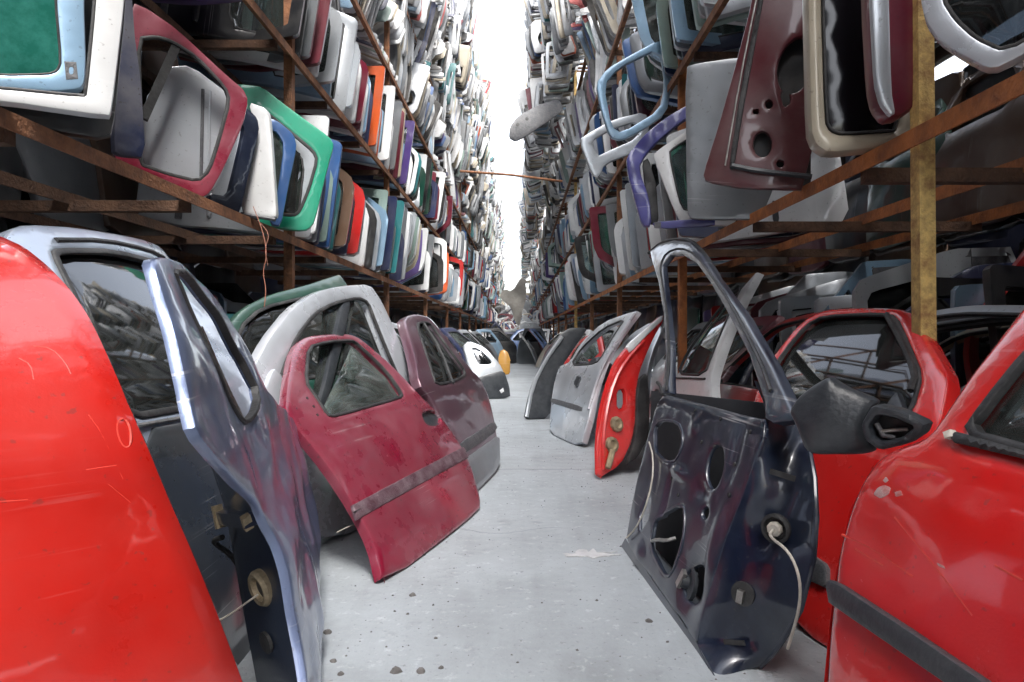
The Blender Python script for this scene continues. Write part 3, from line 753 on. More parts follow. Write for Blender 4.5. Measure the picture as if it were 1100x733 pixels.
for k_, pts in enumerate(([(962,556),(990,590),(1016,622),(1046,662)], [(905,575),(940,590),(982,620)], [(920,590),(950,608)], [(1070,608),(1100,624)])):
    line(eO, pl, pts, .0028, 'mark', 'scratch_mark', -.0022)
inO = [pl.uvw(x, y, -.01) for x, y in ((884,745),(889,690),(897,620),(912,550),(940,496))]
part('hinge_face', thick(loft(inO, [Vector(p)+Vector((.0,0,-.12)) for p in inO], 4, 0, 24), .004, (0,1,0)), 'door_red', eO)

# ------------------------------------------------------------------ small rubble on the floor
for k_, (x, y, sz) in enumerate(((443,640,.018),(352,680,.022),(425,722,.024),(452,722,.02),(474,718,.012),(438,660,.008),(697,668,.018),(358,711,.016),(422,640,.007),(424,657,.007),(468,686,.009),(582,648,.006),(717,690,.008),(556,712,.006),(366,725,.015))):
    v = []; f = []
    p = onz(x, y, 0); sz *= .5
    rs = random.Random(k_); n = 7
    for i in range(3):
        for j in range(n):
            a = 2*math.pi*j/n; q = sz*(1, .85, .45)[i]*rs.uniform(.75, 1.2); v.append((p.x+q*math.cos(a)*1.25, p.y+q*math.sin(a), sz*(0, .5, .95)[i]*rs.uniform(.8,1.1)))
    for i in range(2):
        for j in range(n): f.append((i*n+j, i*n+(j+1) % n, (i+1)*n+(j+1) % n, (i+1)*n+j))
    f.append(tuple(2*n+j for j in range(n)))
    o = part('rubble_crumb', (v, f), 'rubble', ang=20)
    tag(o, 'small dark crumb of rubble lying on the pale concrete floor', 'rubble', 'dark crumbs on the floor')
v, f = [], []
p = onz(637,595,0.004); rs = random.Random(4)
ol = [(p.x+.10*math.cos(a)*rs.uniform(.25,1.2), p.y+.06*math.sin(a)*rs.uniform(.2,1.2)) for a in np.linspace(0, 2*math.pi, 34)[:-1]]
o = part('powder_spill', plate(ol, [], lambda u, v: .005, .004, .002, .03), 'powder')
struct(o, 'stuff', 'spill of pale powder on the floor beside the navy door')

# fine grit swept against the door bottoms and into the aisle edges
rs = random.Random(21); g_ = MB()
for i in range(900):
    if i % 3: 
        sd_ = rs.choice((-1, 1)); y = rs.uniform(1.3, 9); x = (-.25-.05*y*0+rs.gauss(-.12, .16)) if sd_ < 0 else rs.gauss(.46, .12)
    else: y = rs.uniform(1.2, 7); x = rs.uniform(-.5, .6)
    q = rs.uniform(.0012, .0038)*(1.6 if rs.random() < .08 else 1); a = rs.uniform(0, 6.28)
    v = [(x+q*math.cos(a+k*1.57)*rs.uniform(.7, 1.4), y+q*math.sin(a+k*1.57)*rs.uniform(.7, 1.4), .0005) for k in range(4)]+[(x, y, q*1.1)]
    g_.add(v, [(0,1,4),(1,2,4),(2,3,4),(3,0,4),(3,2,1,0)])
struct(part('floor_grit', g_, 'rubble', ang=10), 'stuff', 'fine dark grit scattered along the aisle floor')

# ------------------------------------------------------------------ steel racks
LV = {-1: [1.49, 2.73, 3.95, 5.2, 6.45, 7.7, 8.9], 1: [1.45, 2.80, 4.2, 5.45, 6.7, 7.9, 9.1]}
XB = {-1: [-1.52, -1.51, -1.51, -1.5, -1.5, -1.5, -1.5], 1: [1.2, 1.18, 1.10, 1.1, 1.1, 1.1, 1.1]}
Y0, Y1 = -11.0, 62.0
for sd in (-1, 1):
    e = root('steel_rack', Matrix.Translation((XB[sd][0], Y0, 0)), 'rusty steel rack of stacked shelves along the %s of the aisle' % ('left' if sd < 0 else 'right'), 'rack')
    T = Vector((-XB[sd][0], -Y0, 0))
    ys = [1.25+3.41*i for i in range(-3, 18)] if sd < 0 else [1.99+3.2*i for i in range(-3, 19)]
    for i, y in enumerate(ys):
        near = sd > 0 and i == 3
        w_ = .048 if near else .058
        if near: y += .09
        xp = XB[sd][0]+(.024 if near else .045*sd)
        m = MB(); a = Vector((xp+(.018 if near else 0), y, 0)); b = Vector((xp-(.035 if near else 0)-.02*sd*(i % 2), y, 9.3))
        m.bar(a+T, b+T, w_, w_, (0,1,0))
        part('post', m, 'ochre' if near or (sd > 0 and i == 7) else ('rust_orange' if sd > 0 and i == 4 else 'rust'), e, 'ochre painted upright post' if near else None)
    for k, z in enumerate(LV[sd]):
        x = XB[sd][k]
        for q, dx in enumerate((0, .58, 1.15)):
            m = MB(); p = Vector((x+dx*sd, Y0, z)); r_ = Vector((x+dx*sd, Y1, z))
            m.angle(p+T, r_+T, .055, .007, -sd)
            part('shelf_beam', m, 'rust_orange' if sd > 0 and k == 0 else ('rust' if q == 0 else 'rust_dark'), e)
        for j in range(14 if k < 2 else 5):
            y = (.95 if sd < 0 else 1.3)+j*1.13 if k < 2 else 8+j*3.3
            m = MB().bar(Vector((x+.03*sd, y, z-.062))+T, Vector((x+1.2*sd, y, z-.062))+T, .05, .05)
            part('cross_bar', m, 'rust_dark', e)
# ------------------------------------------------------------------ door and panel shapes for the racks
SH = {
 'front': dict(o=[(.03,0),(.97,0),(1.02,.25),(1.02,.52),(.97,.63),(.64,1.09),(.54,1.13),(.05,1.125),(.03,1.10),(0,.62),(-.015,.3)], h=[(.085,.68),(.90,.665),(.60,1.015),(.5,1.04),(.13,1.04),(.115,1.02)]),
 'rear': dict(o=[(.27,0),(.93,0),(.98,.3),(.98,.62),(.955,1.10),(.93,1.13),(.45,1.12),(.30,1.07),(.05,.70),(0,.5),(.12,.36),(.21,.16)], h=[(.16,.70),(.89,.69),(.87,1.02),(.85,1.035),(.46,1.03),(.38,.99)]),
 'square': dict(o=[(.02,0),(.9,0),(.94,.3),(.93,.62),(.905,1.10),(.88,1.13),(.05,1.13),(.03,1.11),(0,.6)], h=[(.09,.66),(.84,.66),(.815,1.02),(.80,1.035),(.125,1.035),(.11,1.02)]),
 'coupe': dict(o=[(.02,0),(1.12,0),(1.17,.25),(1.17,.55),(1.10,.62),(.70,1.06),(.58,1.10),(.12,1.08),(.05,1.03),(0,.6)], h=[(.11,.67),(1.02,.65),(.67,1.02),(.57,1.04),(.17,1.02)]),
 'long': dict(o=[(0,0),(1.25,0),(1.32,.3),(1.3,.6),(1.05,1.02),(.95,1.08),(.5,1.12),(.1,1.10),(.02,1.05),(-.02,.5)], h=[(.06,.60),(1.24,.58),(1.02,1.0),(.93,1.04),(.5,1.08),(.08,1.06)]),
 'hatch': dict(o=[(0,0),(1.14,0),(1.16,.36),(1.0,.95),(.92,1.02),(.22,1.02),(.14,.95),(-.02,.36)], h=[(.12,.42),(1.02,.42),(.92,.90),(.86,.94),(.28,.94),(.22,.90)]),
}
PN = {
 'fender': dict(o=[(0,0),(.10,0),(.16,.22),(.30,.34),(.46,.36),(.60,.28),(.68,.10),(.98,.06),(1.05,.30),(.95,.46),(.5,.55),(.02,.53)], h=[], w=lambda u, v: -.45*max(0, v-.30)**2-.06*(u-.5)**2),
 'hood': dict(o=[(0,0),(1.1,.03),(1.13,.08),(1.08,.46),(1.0,.52),(.06,.50),(0,.46)], h=[(.12,.10),(.45,.12),(.45,.36),(.12,.38)], w=lambda u, v: -.10*(u-.5)**2-.15*(v-.25)**2),
 'bumper': dict(o=[(0,.04),(.12,0),(1.35,0),(1.5,.04),(1.5,.24),(1.38,.28),(.12,.28),(-.02,.24)], h=[(.35,.08),(1.15,.08),(1.15,.16),(.35,.16)], w=lambda u, v: -.30*(u-.75)**4-.5*(v-.14)**2),
 'wing': dict(o=[(0,0),(1.0,.05),(1.12,.12),(1.05,.34),(.72,.40),(.25,.42),(0,.36)], h=[(.2,.12),(.6,.12),(.56,.30),(.2,.31)], w=lambda u, v: -.12*(v-.2)**2+.03*math.sin(u*5)),
 'frame': dict(o=[(.02,0),(.9,0),(.94,.2),(.905,.50),(.88,.53),(.05,.53),(.03,.51),(0,.2)], h=[(.09,.07),(.84,.07),(.815,.42),(.80,.435),(.125,.435),(.11,.42)], w=lambda u, v: -.06*(v-.2)**2),
}
def flipuv(vf): return vf
VAR = {}
for k, q in SH.items():
    o = chaikin(q['o'], 1, q=.10); h = chaikin(q['h'], 1, q=.12)
    wf_ = tumble(.62 if k != 'hatch' else .42, .20, .03)
    for sgn in (1, -1):
        wf2 = (lambda f, s_: (lambda u, v: f(u, v)*s_))(wf_, sgn)
        d = {}
        d['shell'] = mesh('door_shell', *plate(o, [h], wf2, .045, .006, .05, sgn))
        d['glass'] = mesh('window_glass', *plate(inset(h, -.004), [], offw(wf2, -.02*sgn), .004, .001, .15, sgn))
        d['seal'] = mesh('window_seal', *plate(inset(h, -.003), [inset(h, .010)], offw(wf2, .002*sgn), .02, .003, .06, sgn))
        vb = .58 if k != 'hatch' else .34
        ip = inset([(u, min(v, vb)) for u, v in resample(o, .08)], .06)
        ca = [(.30,.30,.13,.10), (.62,.34,.16,.11), (.34,.12,.07,.05), (.80,.14,.07,.06)]
        d['inner'] = mesh('inner_panel', *plate(ip, [ell(cx, cy*vb/.58, rx, ry*vb/.58, .3, 12) for cx, cy, rx, ry in ca], offw(wf2, -.075*sgn), .02, .012, .06, sgn))
        zz = wf2(.12, vb-.09)
        d['handle'] = mesh('door_handle', *plate(chaikin([(.06,vb-.11),(.22,vb-.115),(.23,vb-.075),(.06,vb-.07)], 1), [], offw(wf2, .022*sgn), .022, .010, .04, sgn))
        d['trim'] = mesh('trim_strip', *plate([(.03,.27),(.97,.27),(.97,.315),(.03,.315)], [], offw(wf2, .014*sgn), .014, .006, .06, sgn))
        d['low'] = plate(chaikin(q['o'], 1, q=.2), [chaikin(q['h'], 1, q=.2)], wf2, .045, .012, .16, sgn)
        VAR[(k, sgn)] = d
PV = {}
for k, q in PN.items():
    o = chaikin(q['o'], 1, q=.12)
    wb_ = wobble(.012, 2.5, len(k))
    f_ = (lambda f, g: (lambda u, v: f(u, v)+g(u, v)))(q['w'], wb_)
    PV[k] = dict(shell=mesh(k+'_skin', *plate(o, [chaikin(q['h'], 1)] if q['h'] else [], f_, .018, .006, .055)), low=plate(chaikin(q['o'], 1, q=.12), [q['h']] if q['h'] else [], f_, .02, .006, .15))

def colored(o, mat):
    if len(o.data.materials) == 0: o.data.materials.append(MATS[mat])
    o.material_slots[0].link = 'OBJECT'; o.material_slots[0].material = MATS[mat]
def child(name, me, mat, e):
    o = bpy.data.objects.new(name, me); C.objects.link(o); o.parent = e; colored(o, mat); return o
NAMES = list(PAL); WTS = [PAL[k][2] for k in NAMES]
rg = random.Random(77)
def pick_col(): return rg.choices(NAMES, WTS)[0]
def inst_door(M, var, col, label, group, level=2, glazed=True, gmat='glass', trim=False, showin=True):
    cat = 'tailgate' if var[0] == 'hatch' else 'car door'
    e = root('tailgate' if var[0] == 'hatch' else 'car_door', M, label, cat, group)
    d = VAR[var]
    child('tailgate_shell' if var[0] == 'hatch' else 'door_shell', d['shell'], 'paint_'+col, e)
    if glazed: child('window_glass', d['glass'], gmat, e)
    if level > 0: child('window_seal', d['seal'], 'rubber', e)
    if level > 1:
        if showin: child('inner_panel', d['inner'], 'paint_'+col if rg.random() < .6 else 'trim_grey', e)
        else:
            if var[0] != 'hatch': child('door_handle', d['handle'], 'black_plastic' if rg.random() < .6 else 'paint_'+col, e)
            if trim: child('trim_strip', d['trim'], 'trim_grey', e)
    return e

def rack_matrix(sd, xf, y, z, lean, roll, yaw, vtop=1.1):
    """door on its rear edge: length up, roof rail to the aisle"""
    B = Matrix(((0,-sd,0),(0,0,-sd),(1,0,0)))     # columns: u->Z, v->-sd*X, n->-sd*Y
    B = Matrix(((0, -sd, 0), (0, 0, -sd), (1, 0, 0)))
    Rm = Matrix.Rotation(yaw, 3, 'Z') @ Matrix.Rotation(-lean, 3, 'X') @ Matrix.Rotation(-sd*roll, 3, 'Y') @ B
    M = Rm.to_4x4(); M.translation = Vector((xf, y, z))-Rm @ Vector((0, vtop, 0))
    return M
VK = ['front', 'front', 'front', 'rear', 'rear', 'square', 'coupe', 'hatch']
def vtop(k): return {'hatch': 1.0, 'coupe': 1.07}.get(k, 1.11)
ORD = ['lowest', 'second', 'third', 'fourth', 'fifth', 'sixth', 'seventh']
SIDE = {-1: 'left', 1: 'right'}
STF2 = {}
STF = {}          # colour -> [verts, faces] for the far stuff
def to_stuff(store, M, low, col):
    v, f = store.setdefault(col, ([], [])); k = len(v)
    v += [tuple(M @ Vector(p)) for p in low[0]]; f += [tuple(int(i)+k for i in q) for q in low[1]]
cand = []
SEQ = {(-1, 0): ['silver','grey','navy blue','white','blue','teal','pale green','navy blue','brown','white','red','silver','white','black','silver','grey','teal','light blue','pale green','beige','navy blue','grey','teal','navy blue'],
       (-1, 1): ['silver','black','white','silver','maroon','pale green','maroon','purple','black','black','white','grey','maroon','light blue','silver','silver','white','silver','maroon','white','maroon','navy blue','light blue','white','orange','orange','light blue','white','white','maroon','maroon'],
       (1, 0): ['white','navy blue','maroon','silver','grey','silver','red','white','teal','red','silver','light blue','silver','beige','silver','light blue','white','silver','white','beige','white'],
       (1, 1): ['pale green','silver','white','light blue','light blue','silver','pale green','silver','white','navy blue','light blue','silver','grey','pale green','navy blue']}
NSEQ = {}
rows = [(-1, 0, 4.62), (-1, 1, 3.0), (1, 0, 4.75), (1, 1, 3.3)]
for sd, k, y0 in rows:
    y = y0; cl = 0; tilt = .16; lastc = None; gap_next = rg.randint(9, 16); ca_ = (0, 0, 0)
    while y < 62:
        # doors come in packs that share a lean
        if cl <= 0:
            cl = rg.randint(5, 12); tilt = rg.uniform(.03, .24); ro = rg.uniform(.02, .14); xo = rg.uniform(-.06, .07); yw = rg.uniform(-.12, .28)*-sd; kv = rg.choice(VK)
            y += rg.uniform(.02, .22)
        cl -= 1
        kk = kv if rg.random() < .78 else rg.choice(VK)
        xf = XB[sd][k]-sd*(xo+rg.uniform(-.02, .04))
        if rg.random() < .05: xf -= sd*.18
        M = rack_matrix(sd, xf, y, LV[sd][k]+.012, tilt+rg.uniform(-.05, .05), ro+rg.uniform(-.04, .04), yw+rg.uniform(-.05, .05), vtop(kk))
        col = pick_col()
        while col == lastc and rg.random() < .6: col = pick_col()
        ks_ = (sd, k); n_ = NSEQ.get(ks_, 0); NSEQ[ks_] = n_+1
        if n_ < len(SEQ.get(ks_, ())):
            col = SEQ[ks_][n_]; kk = 'front' if rg.random() < .7 else 'square'
            M = rack_matrix(sd, XB[sd][k]-sd*rg.uniform(-.03, .05), y, LV[sd][k]+.012, .13+rg.uniform(-.03, .03), .10+rg.uniform(-.02, .02), -sd*.12+rg.uniform(-.04, .04), vtop(kk))
        lastc = col
        cand.append(dict(sd=sd, k=k, y=y, M=M, var=(kk, rg.choice((1, -1))), col=col, glz=rg.random() < .62, gm=rg.choice(['glass', 'glass_green', 'glass', 'glass_dark'])))
        y += rg.uniform(.12, .19)*(1 if y < 22 else 1+(y-22)*.06)
# ground-level rows standing behind the leaning doors, under the shelves
for sd, xr, ya, yb in ((1, 2.0, 2.0, 7.0), (-1, -2.2, 3.4, 8.0)):
    y = ya
    while y < yb:
        kk = rg.choice(VK); col = rg.choice(['silver', 'black', 'grey', 'navy blue', 'maroon', 'silver', 'black', 'red', 'white', 'purple', 'light blue'])
        M = rack_matrix(sd, xr+rg.uniform(-.06, .06), y, .14, .1+rg.uniform(-.1, .1), rg.uniform(-.02, .08), rg.uniform(-.15, .15), vtop(kk))
        cand.append(dict(sd=sd, k=-1, y=y, M=M, var=(kk, rg.choice((1, -1))), col=col, glz=rg.random() < .3, gm='glass_dark'))
        y += rg.uniform(.13, .24)
def bycount(items):
    """labels: colour and row, then neighbours, then the ordinal of that colour in its row"""
    rowsd = {}
    for c in items: rowsd.setdefault((c['sd'], c['k'], c.get('kind')), []).append(c)
    for key, L in rowsd.items():
        L.sort(key=lambda c: c['y'])
        for i, c in enumerate(L): c['prev'] = L[i-1]['col'] if i else None; c['next'] = L[i+1]['col'] if i+1 < len(L) else None
        cnt = {}
        for c in L:
            n = cnt[c['col']] = cnt.get(c['col'], 0)+1; c['n'] = n
        for c in L: c['tot'] = cnt[c['col']]
    seen = {}
    for c in items:
        c['nb'] = (c['sd'], c['k'], c.get('kind'), c['col'], c['prev'], c['next']); seen[c['nb']] = seen.get(c['nb'], 0)+1
    for c in items: c['uniq'] = seen[c['nb']] == 1
def ordn(n):
    W = ['first','second','third','fourth','fifth','sixth','seventh','eighth','ninth','tenth','eleventh','twelfth']
    return W[n-1] if n <= 12 else '%d%s' % (n, 'st' if n % 10 == 1 and n != 11 else 'nd' if n % 10 == 2 and n != 12 else 'rd' if n % 10 == 3 and n != 13 else 'th')
def mklabel(c, noun, where):
    if c['tot'] == 1: return '%s %s, the only one of that colour %s' % (c['col'], noun, where)
    if c['uniq'] and c['prev'] and c['next']:
        if c['prev'] == c['next']: return '%s %s between two %s ones %s' % (c['col'], noun, c['prev'], where)
        return '%s %s between %s and %s ones %s' % (c['col'], noun, c['prev'], c['next'], where)
    return '%s %s, %s of its colour %s' % (c['col'], noun, ordn(c['n']), where)
def dist(c): return c['y'] if c['k'] >= 0 else c['y']*1.2+1
def clear_ahead(c):
    p = c['M'] @ Vector((.5, .9, 0)); X = VX+F*p.x/p.y
    return -30 < X < 1130 and VY-F*(p.z-HC)/p.y > -90
cand = [c for c in cand if clear_ahead(c)]
cand.sort(key=dist)
NIND = 236
ind, rest = cand[:NIND], cand[NIND:]
for c in ind: c['kind'] = 't' if c['var'][0] == 'hatch' else 'd'
bycount(ind)
for c in ind:
    where = 'on the %s %s shelf' % (ORD[c['k']], SIDE[c['sd']]) if c['k'] >= 0 else 'standing under the %s rack' % SIDE[c['sd']]
    noun = 'tailgate' if c['kind'] == 't' else 'door'
    lv = 2 if c['y'] < 9 else 1
    inst_door(c['M'], c['var'], c['col'], mklabel(c, noun, where), 'car doors stacked in the racks' if noun == 'door' else 'tailgates stacked in the racks', lv, c['glz'], c['gm'], rg.random() < .5, showin=(c['var'][1]*c['sd'] < 0))
for c in rest: to_stuff(STF, c['M'], VAR[c['var']]['low'], c['col'])
# back-to-back rows deeper in the racks (uncountable): flat doors, recess shade put into their dark colours
def flat_matrix(sd, x, y, z, lean, roll):
    B = Matrix(((0, 0, -sd), (-sd, 0, 0), (0, 1, 0)))      # u along the aisle, v up, n to the aisle
    if B.determinant() < 0: B = Matrix(((0, 0, -sd), (sd, 0, 0), (0, 1, 0)))
    Rm = Matrix.Rotation(sd*lean, 3, 'Y') @ Matrix.Rotation(roll, 3, 'X') @ B
    M = Rm.to_4x4(); M.translation = (x, y, z)
    return M
PAN = plate(chaikin([(0,0),(1.15,0),(1.18,.4),(1.15,1.16),(1.0,1.2),(.05,1.2),(-.03,.5)], 1), [], lambda u, v: .05*math.sin(2.6*u), .03, .02, .16)  # blank panel added to block sky leaking through the racks
for sd in (-1, 1):
    for k in range(-1, 7):
        for lay in (0, 1, 2):
            y = -11.0+lay*.4
            while y < 60:
                z = LV[sd][k]+.01 if k >= 0 else .1+.27*lay
                to_stuff(STF, flat_matrix(sd, sd*(2.72+.16*lay+rg.uniform(0, .1)), y+(.5 if sd > 0 else -.5), z, .10, rg.uniform(-.06, .06)), PAN if lay or rg.random() < .15 else VAR[(rg.choice(VK[:7]), 1)]['low'], rg.choice(['black','black','navy blue','maroon','dark green','black','brown','grey','silver'] if lay == 0 else ['black','black','navy blue','brown']))
                y += rg.uniform(.7, 1.0)*(1 if y < 25 else 1.15)
    for k in range(0, 7):                     # unseen racks carried on behind the camera to cut side sky light
        y = -11.0
        while y < (1.25 if sd < 0 else 1.0)+(k > 1)*2.5:
            to_stuff(STF, rack_matrix(sd, XB[sd][k], y, LV[sd][k]+.012, .15, .05, rg.uniform(-.1, .1), 1.1), VAR[(rg.choice(VK), 1)]['low'], pick_col()); y += rg.uniform(.12, .25)
# ------------------------------------------------------------------ hanging panels on the upper tiers
STP = {}
pc = []
PW = dict(zip(NAMES, [w_*.28 for w_ in WTS])); PW['white'] = 30; PW['beige'] = 15; PW['silver'] = 24; PW['black'] = 20; PW['grey'] = 20; PW['pale green'] = 3
for sd in (-1, 1):
    for k in range(2, 7):
        for sub_ in (0, 1):
            y = 5.2 if k == 2 else 6.5+1.2*(k-2)
            cl = 0
            while y < 62:
                if cl <= 0:
                    cl = rg.randint(6, 15); kd = rg.choice(['fender', 'fender', 'hood', 'bumper', 'wing', 'frame', 'frame']); yw = rg.uniform(-.35, .10); ln = rg.uniform(.0, .35); rl = rg.uniform(-.35, .10); turn = rg.random() < .5; hz = rg.uniform(0, .12); xo = rg.uniform(-.06, .14)
                    y += rg.uniform(0, .15)
                cl -= 1
                t = min(1, max(0, (y-8)/7))
                xf = (-1.5+.08*t if sd < 0 else 1.1-.72*t)-sd*(xo+rg.uniform(-.03, .06))
                if sd > 0 and sub_: xf += .55*t*(1 if k > 2 else 0)
                if k == 2: xf = XB[sd][2]-sd*((xo if xo < 0 else 0)-.05+.16*t*rg.random())
                Bm = Matrix(((0, -sd, 0), (0, 0, -sd), (1, 0, 0)))
                Rm = Matrix.Rotation((yw+rg.uniform(-.1, .1))*sd, 3, 'Z') @ Matrix.Rotation(-ln-rg.uniform(-.07, .07), 3, 'X') @ Matrix.Rotation(sd*(rl+rg.uniform(-.08, .08)), 3, 'Y') @ Bm
                sc_ = rg.uniform(.62, .80) if kd != 'bumper' else .55
                if turn: Rm = Rm @ Matrix.Rotation(math.pi, 3, 'X'); anchor = Vector((0, .05, 0))
                else: anchor = Vector((0, .6 if kd != 'bumper' else .3, 0))
                M = Rm.to_4x4() @ Matrix.Diagonal((sc_, sc_, sc_, 1)); M.translation = Vector((xf, y, LV[sd][k]+.03+hz+sub_*.62))-Rm @ (anchor*sc_)
                col = rg.choices(NAMES, [PW[n] for n in NAMES])[0]
                pc.append(dict(sd=sd, k=k, y=y, M=M, kind=kd, col=col))
                y += rg.uniform(.06, .12)*(1 if y < 16 else 1.4+max(0, y-20)*.09)
def vis(c):
    p = c['M'] @ Vector((.5, .3, 0)); X = VX+F*p.x/p.y; Y = VY-F*(p.z-HC)/p.y
    return 0 < X < 1100 and -25 < Y
pc = [c for c in pc if vis(c)]
pc.sort(key=lambda c: c['y'])
NP = 280
ind, rest = pc[:NP], pc[NP:]
bycount(ind)
NOUN = {'frame': 'window frame', 'fender': 'fender', 'hood': 'bonnet', 'bumper': 'bumper', 'wing': 'wing panel'}
for c in ind:
    e_ = bpy.data.objects.new(NOUN[c['kind']].replace(' ', '_'), PV[c['kind']]['shell']); C.objects.link(e_); e_.matrix_world = c['M']; colored(e_, 'dull_'+c['col'])
    tag(e_, mklabel(c, NOUN[c['kind']], 'on the %s %s tier' % (ORD[c['k']], SIDE[c['sd']])), NOUN[c['kind']], NOUN[c['kind']]+'s hung on the upper tiers')
for c in rest: to_stuff(STP, c['M'], PV[c['kind']]['low'], c['col'])
def stuff_mesh(name, store, label, pre):
    V, Fc, mi, mats = [], [], [], []
    for i, (col, (v, f)) in enumerate(store.items()):
        k = len(V); V += v; Fc += [tuple(j+k for j in q) for q in f]; mi += [i]*len(f); mats.append(MATS[pre+col])
    me = mesh(name, V, Fc)
    for m_ in mats: me.materials.append(m_)
    me.polygons.foreach_set("material_index", mi)
    o = bpy.data.objects.new(name, me); C.objects.link(o); struct(o, 'stuff', label)
stuff_mesh('far_stacked_doors', STF, 'mass of car doors stacked far down the racks and rear rows coloured dark for shade', 'paint_')
stuff_mesh('far_hanging_panels', STP, 'mass of body panels hung high and far down both stacks', 'dull_')

# ------------------------------------------------------------------ doors leaning on the ground (generic shapes)
def lean_door(x, y, ang, lean, var, col, label, glazed=True, gm='glass', level=2, trim=True, z=.005, group='car doors leaning on the ground', flip=False):
    """ang: direction of the door's length in plan (deg from +Y towards +X); leans away from the aisle"""
    a = R(ang); U = Vector((math.sin(a), math.cos(a), 0)); sd = 1 if x > 0 else -1
    h = Vector((-sd*U.y, sd*U.x, 0)).normalized()
    if h.x*sd > 0: h = -h
    V = (Vector((0,0,1))*math.cos(lean)-h*math.sin(lean)).normalized()
    if flip: U = -U
    N = U.cross(V); s_ = 1 if N.dot(h) > 0 else -1
    M = Matrix((U, V, N)).transposed().to_4x4(); M.translation = Vector((x, y, z))-U*.5
    return inst_door(M, (var, s_), col, label, group, level, glazed, gm, trim, showin=False)
G = [  # right, packed behind the front doors under the shelf
 (1.02,4.75,2,R(25),'rear','maroon','maroon car door leaning in the pack behind the white door',True,'glass_green'),
 (1.15,4.9,0,R(28),'front','navy blue','dark blue car door leaning in the pack behind the white door',True,'glass'),
 (1.00,5.9,2,R(26),'front','silver','silver car door leaning in the pack behind the bright red edge',True,'glass_green'),
 (1.12,6.0,0,R(28),'square','red','red car door leaning in the pack behind the bright red edge',False,'glass'),
 (.62,8.3,-12,R(25),'front','silver','silver door leaning beyond the tall black edge on the far right',True,'glass'),
 (.55,9.6,-14,R(27),'rear','grey','grey door leaning far right beyond the silver one',True,'glass_dark'),
 (.50,10.9,-16,R(28),'front','white','white door leaning far down the right of the aisle',True,'glass'),
 (.52,12.3,-14,R(28),'coupe','black','black door leaning far down the right of the aisle',True,'glass'),
 (.50,13.8,-16,R(28),'front','light blue','light blue door leaning far down the right of the aisle',True,'glass'),
 (.52,15.5,-14,R(28),'rear','maroon','maroon door leaning far down the right of the aisle',True,'glass'),
 (.52,17.5,-12,R(28),'front','beige','beige door leaning at the far right end of the aisle',True,'glass'),
 # left
 (-.62,5.0,14,R(24),'rear','black','black car door leaning behind the dusty plum door',True,'glass_dark'),
 (-.60,6.1,16,R(25),'front','silver','silver car door leaning between the plum and the black-bottomed doors',True,'glass_dark'),
 (-.72,7.0,12,R(25),'rear','white','white car door with dark window behind the black-bottomed door',True,'glass_dark'),
 (-.75,7.9,10,R(25),'front','light blue','light blue car door behind the black-bottomed door',True,'glass_dark'),
 (-.50,11.2,14,R(25),'front','navy blue','dark blue door leaning beyond the orange-yellow panel',True,'glass'),
 (-.50,12.8,14,R(26),'rear','silver','silver door leaning far down the left of the aisle',True,'glass'),
 (-.48,14.6,14,R(27),'front','black','black door leaning far down the left of the aisle',True,'glass'),
 (-.48,16.6,14,R(27),'rear','grey','grey door leaning far down the left of the aisle',True,'glass'),
 (-1.25,4.6,6,R(24),'front','teal','teal car door leaning under the left shelf behind the tailgate',True,'glass_dark'),
 (-1.45,3.2,4,R(24),'square','black','black car door leaning in the dark under the left shelf',True,'glass_dark'),
]
PK = [('red','deep red'),('silver','silver'),('grey','grey'),('black','black'),('beige','champagne'),('silver','bright silver'),('black','glossy black'),('grey','dull grey'),('maroon','maroon'),('white','off-white')]
for i_, (cl_, w_) in enumerate(PK):
    G.append((.98+.085*i_, (3.5 if i_ == 0 else 2.6)+rg.uniform(-.12, .12), 0, R(25+1.2*i_), 'long', cl_, '%s car door in the pack behind the mirrored red door, %s from the aisle' % (w_, ordn(i_+1)), False, 'glass'))
for i_, (cl_, w_) in enumerate([('grey','grey'),('silver','silver'),('black','black'),('silver','pale silver'),('black','dark'),('silver','light silver')]):
    G.append((1.04+.10*i_, 1.62+rg.uniform(-.1, .1), 0, R(33+1.2*i_), 'long', cl_, '%s car door in the pack behind the nearest red door, %s from the aisle' % (w_, ordn(i_+1)), False, 'glass'))
for g in G:
    x, y, a_, ln, vr, cl_, lb, gz, gm_ = g
    lean_door(x, y, a_, ln, vr, cl_, lb, gz, gm_, level=2 if y < 9 else 1, flip=(x > 0 and vr != 'long'))

# ------------------------------------------------------------------ hand-placed doors in the near racks
def rackdoor(name, label, cat, a, b, outline, holes, mat, lean=0, t=.045, r=.006, s=.03, wf=None, smooth=1, shell='door_shell'):
    pl = Plane(a, b, lean, wf=wf)
    e = root(name, pl.M, label, cat)
    ol = chaikin(pl.poly(outline), smooth, q=.18); hs = [chaikin(pl.poly(h), smooth, q=.2) for h in holes]
    part(shell, plate(ol, hs, wf, t, r, s), mat, e)
    return e, pl, hs
a, b = onz(0,108,1.50), onz(118,125,1.50)
e, pl, hs = rackdoor('car_door', 'white door frame at the near end of the lowest left shelf', 'car door', a, b, [(-240,84),(0,108),(117,125),(120,118),(134,0),(146,-150),(120,-190),(-240,-190)], [[(-200,80),(0,95),(90,104),(93,101),(103,0),(110,-130),(-200,-130)]], 'dirty_white', R(2))
seal(e, pl, hs[0], .008, .001)
dy = Vector((-.02,.09,.01))
e, pl, hs = rackdoor('car_door', 'light blue door with green glass, dark behind painted in, inside the near white frame', 'car door', a+dy, b+dy, [(-230,78),(0,94),(60,98),(86,95),(91,88),(92,60),(90,0),(92,-150),(-230,-160)], [[(-190,68),(0,81),(52,80),(62,76),(66,66),(60,0),(57,-110),(-190,-120)]], 'paint_light blue', R(2))
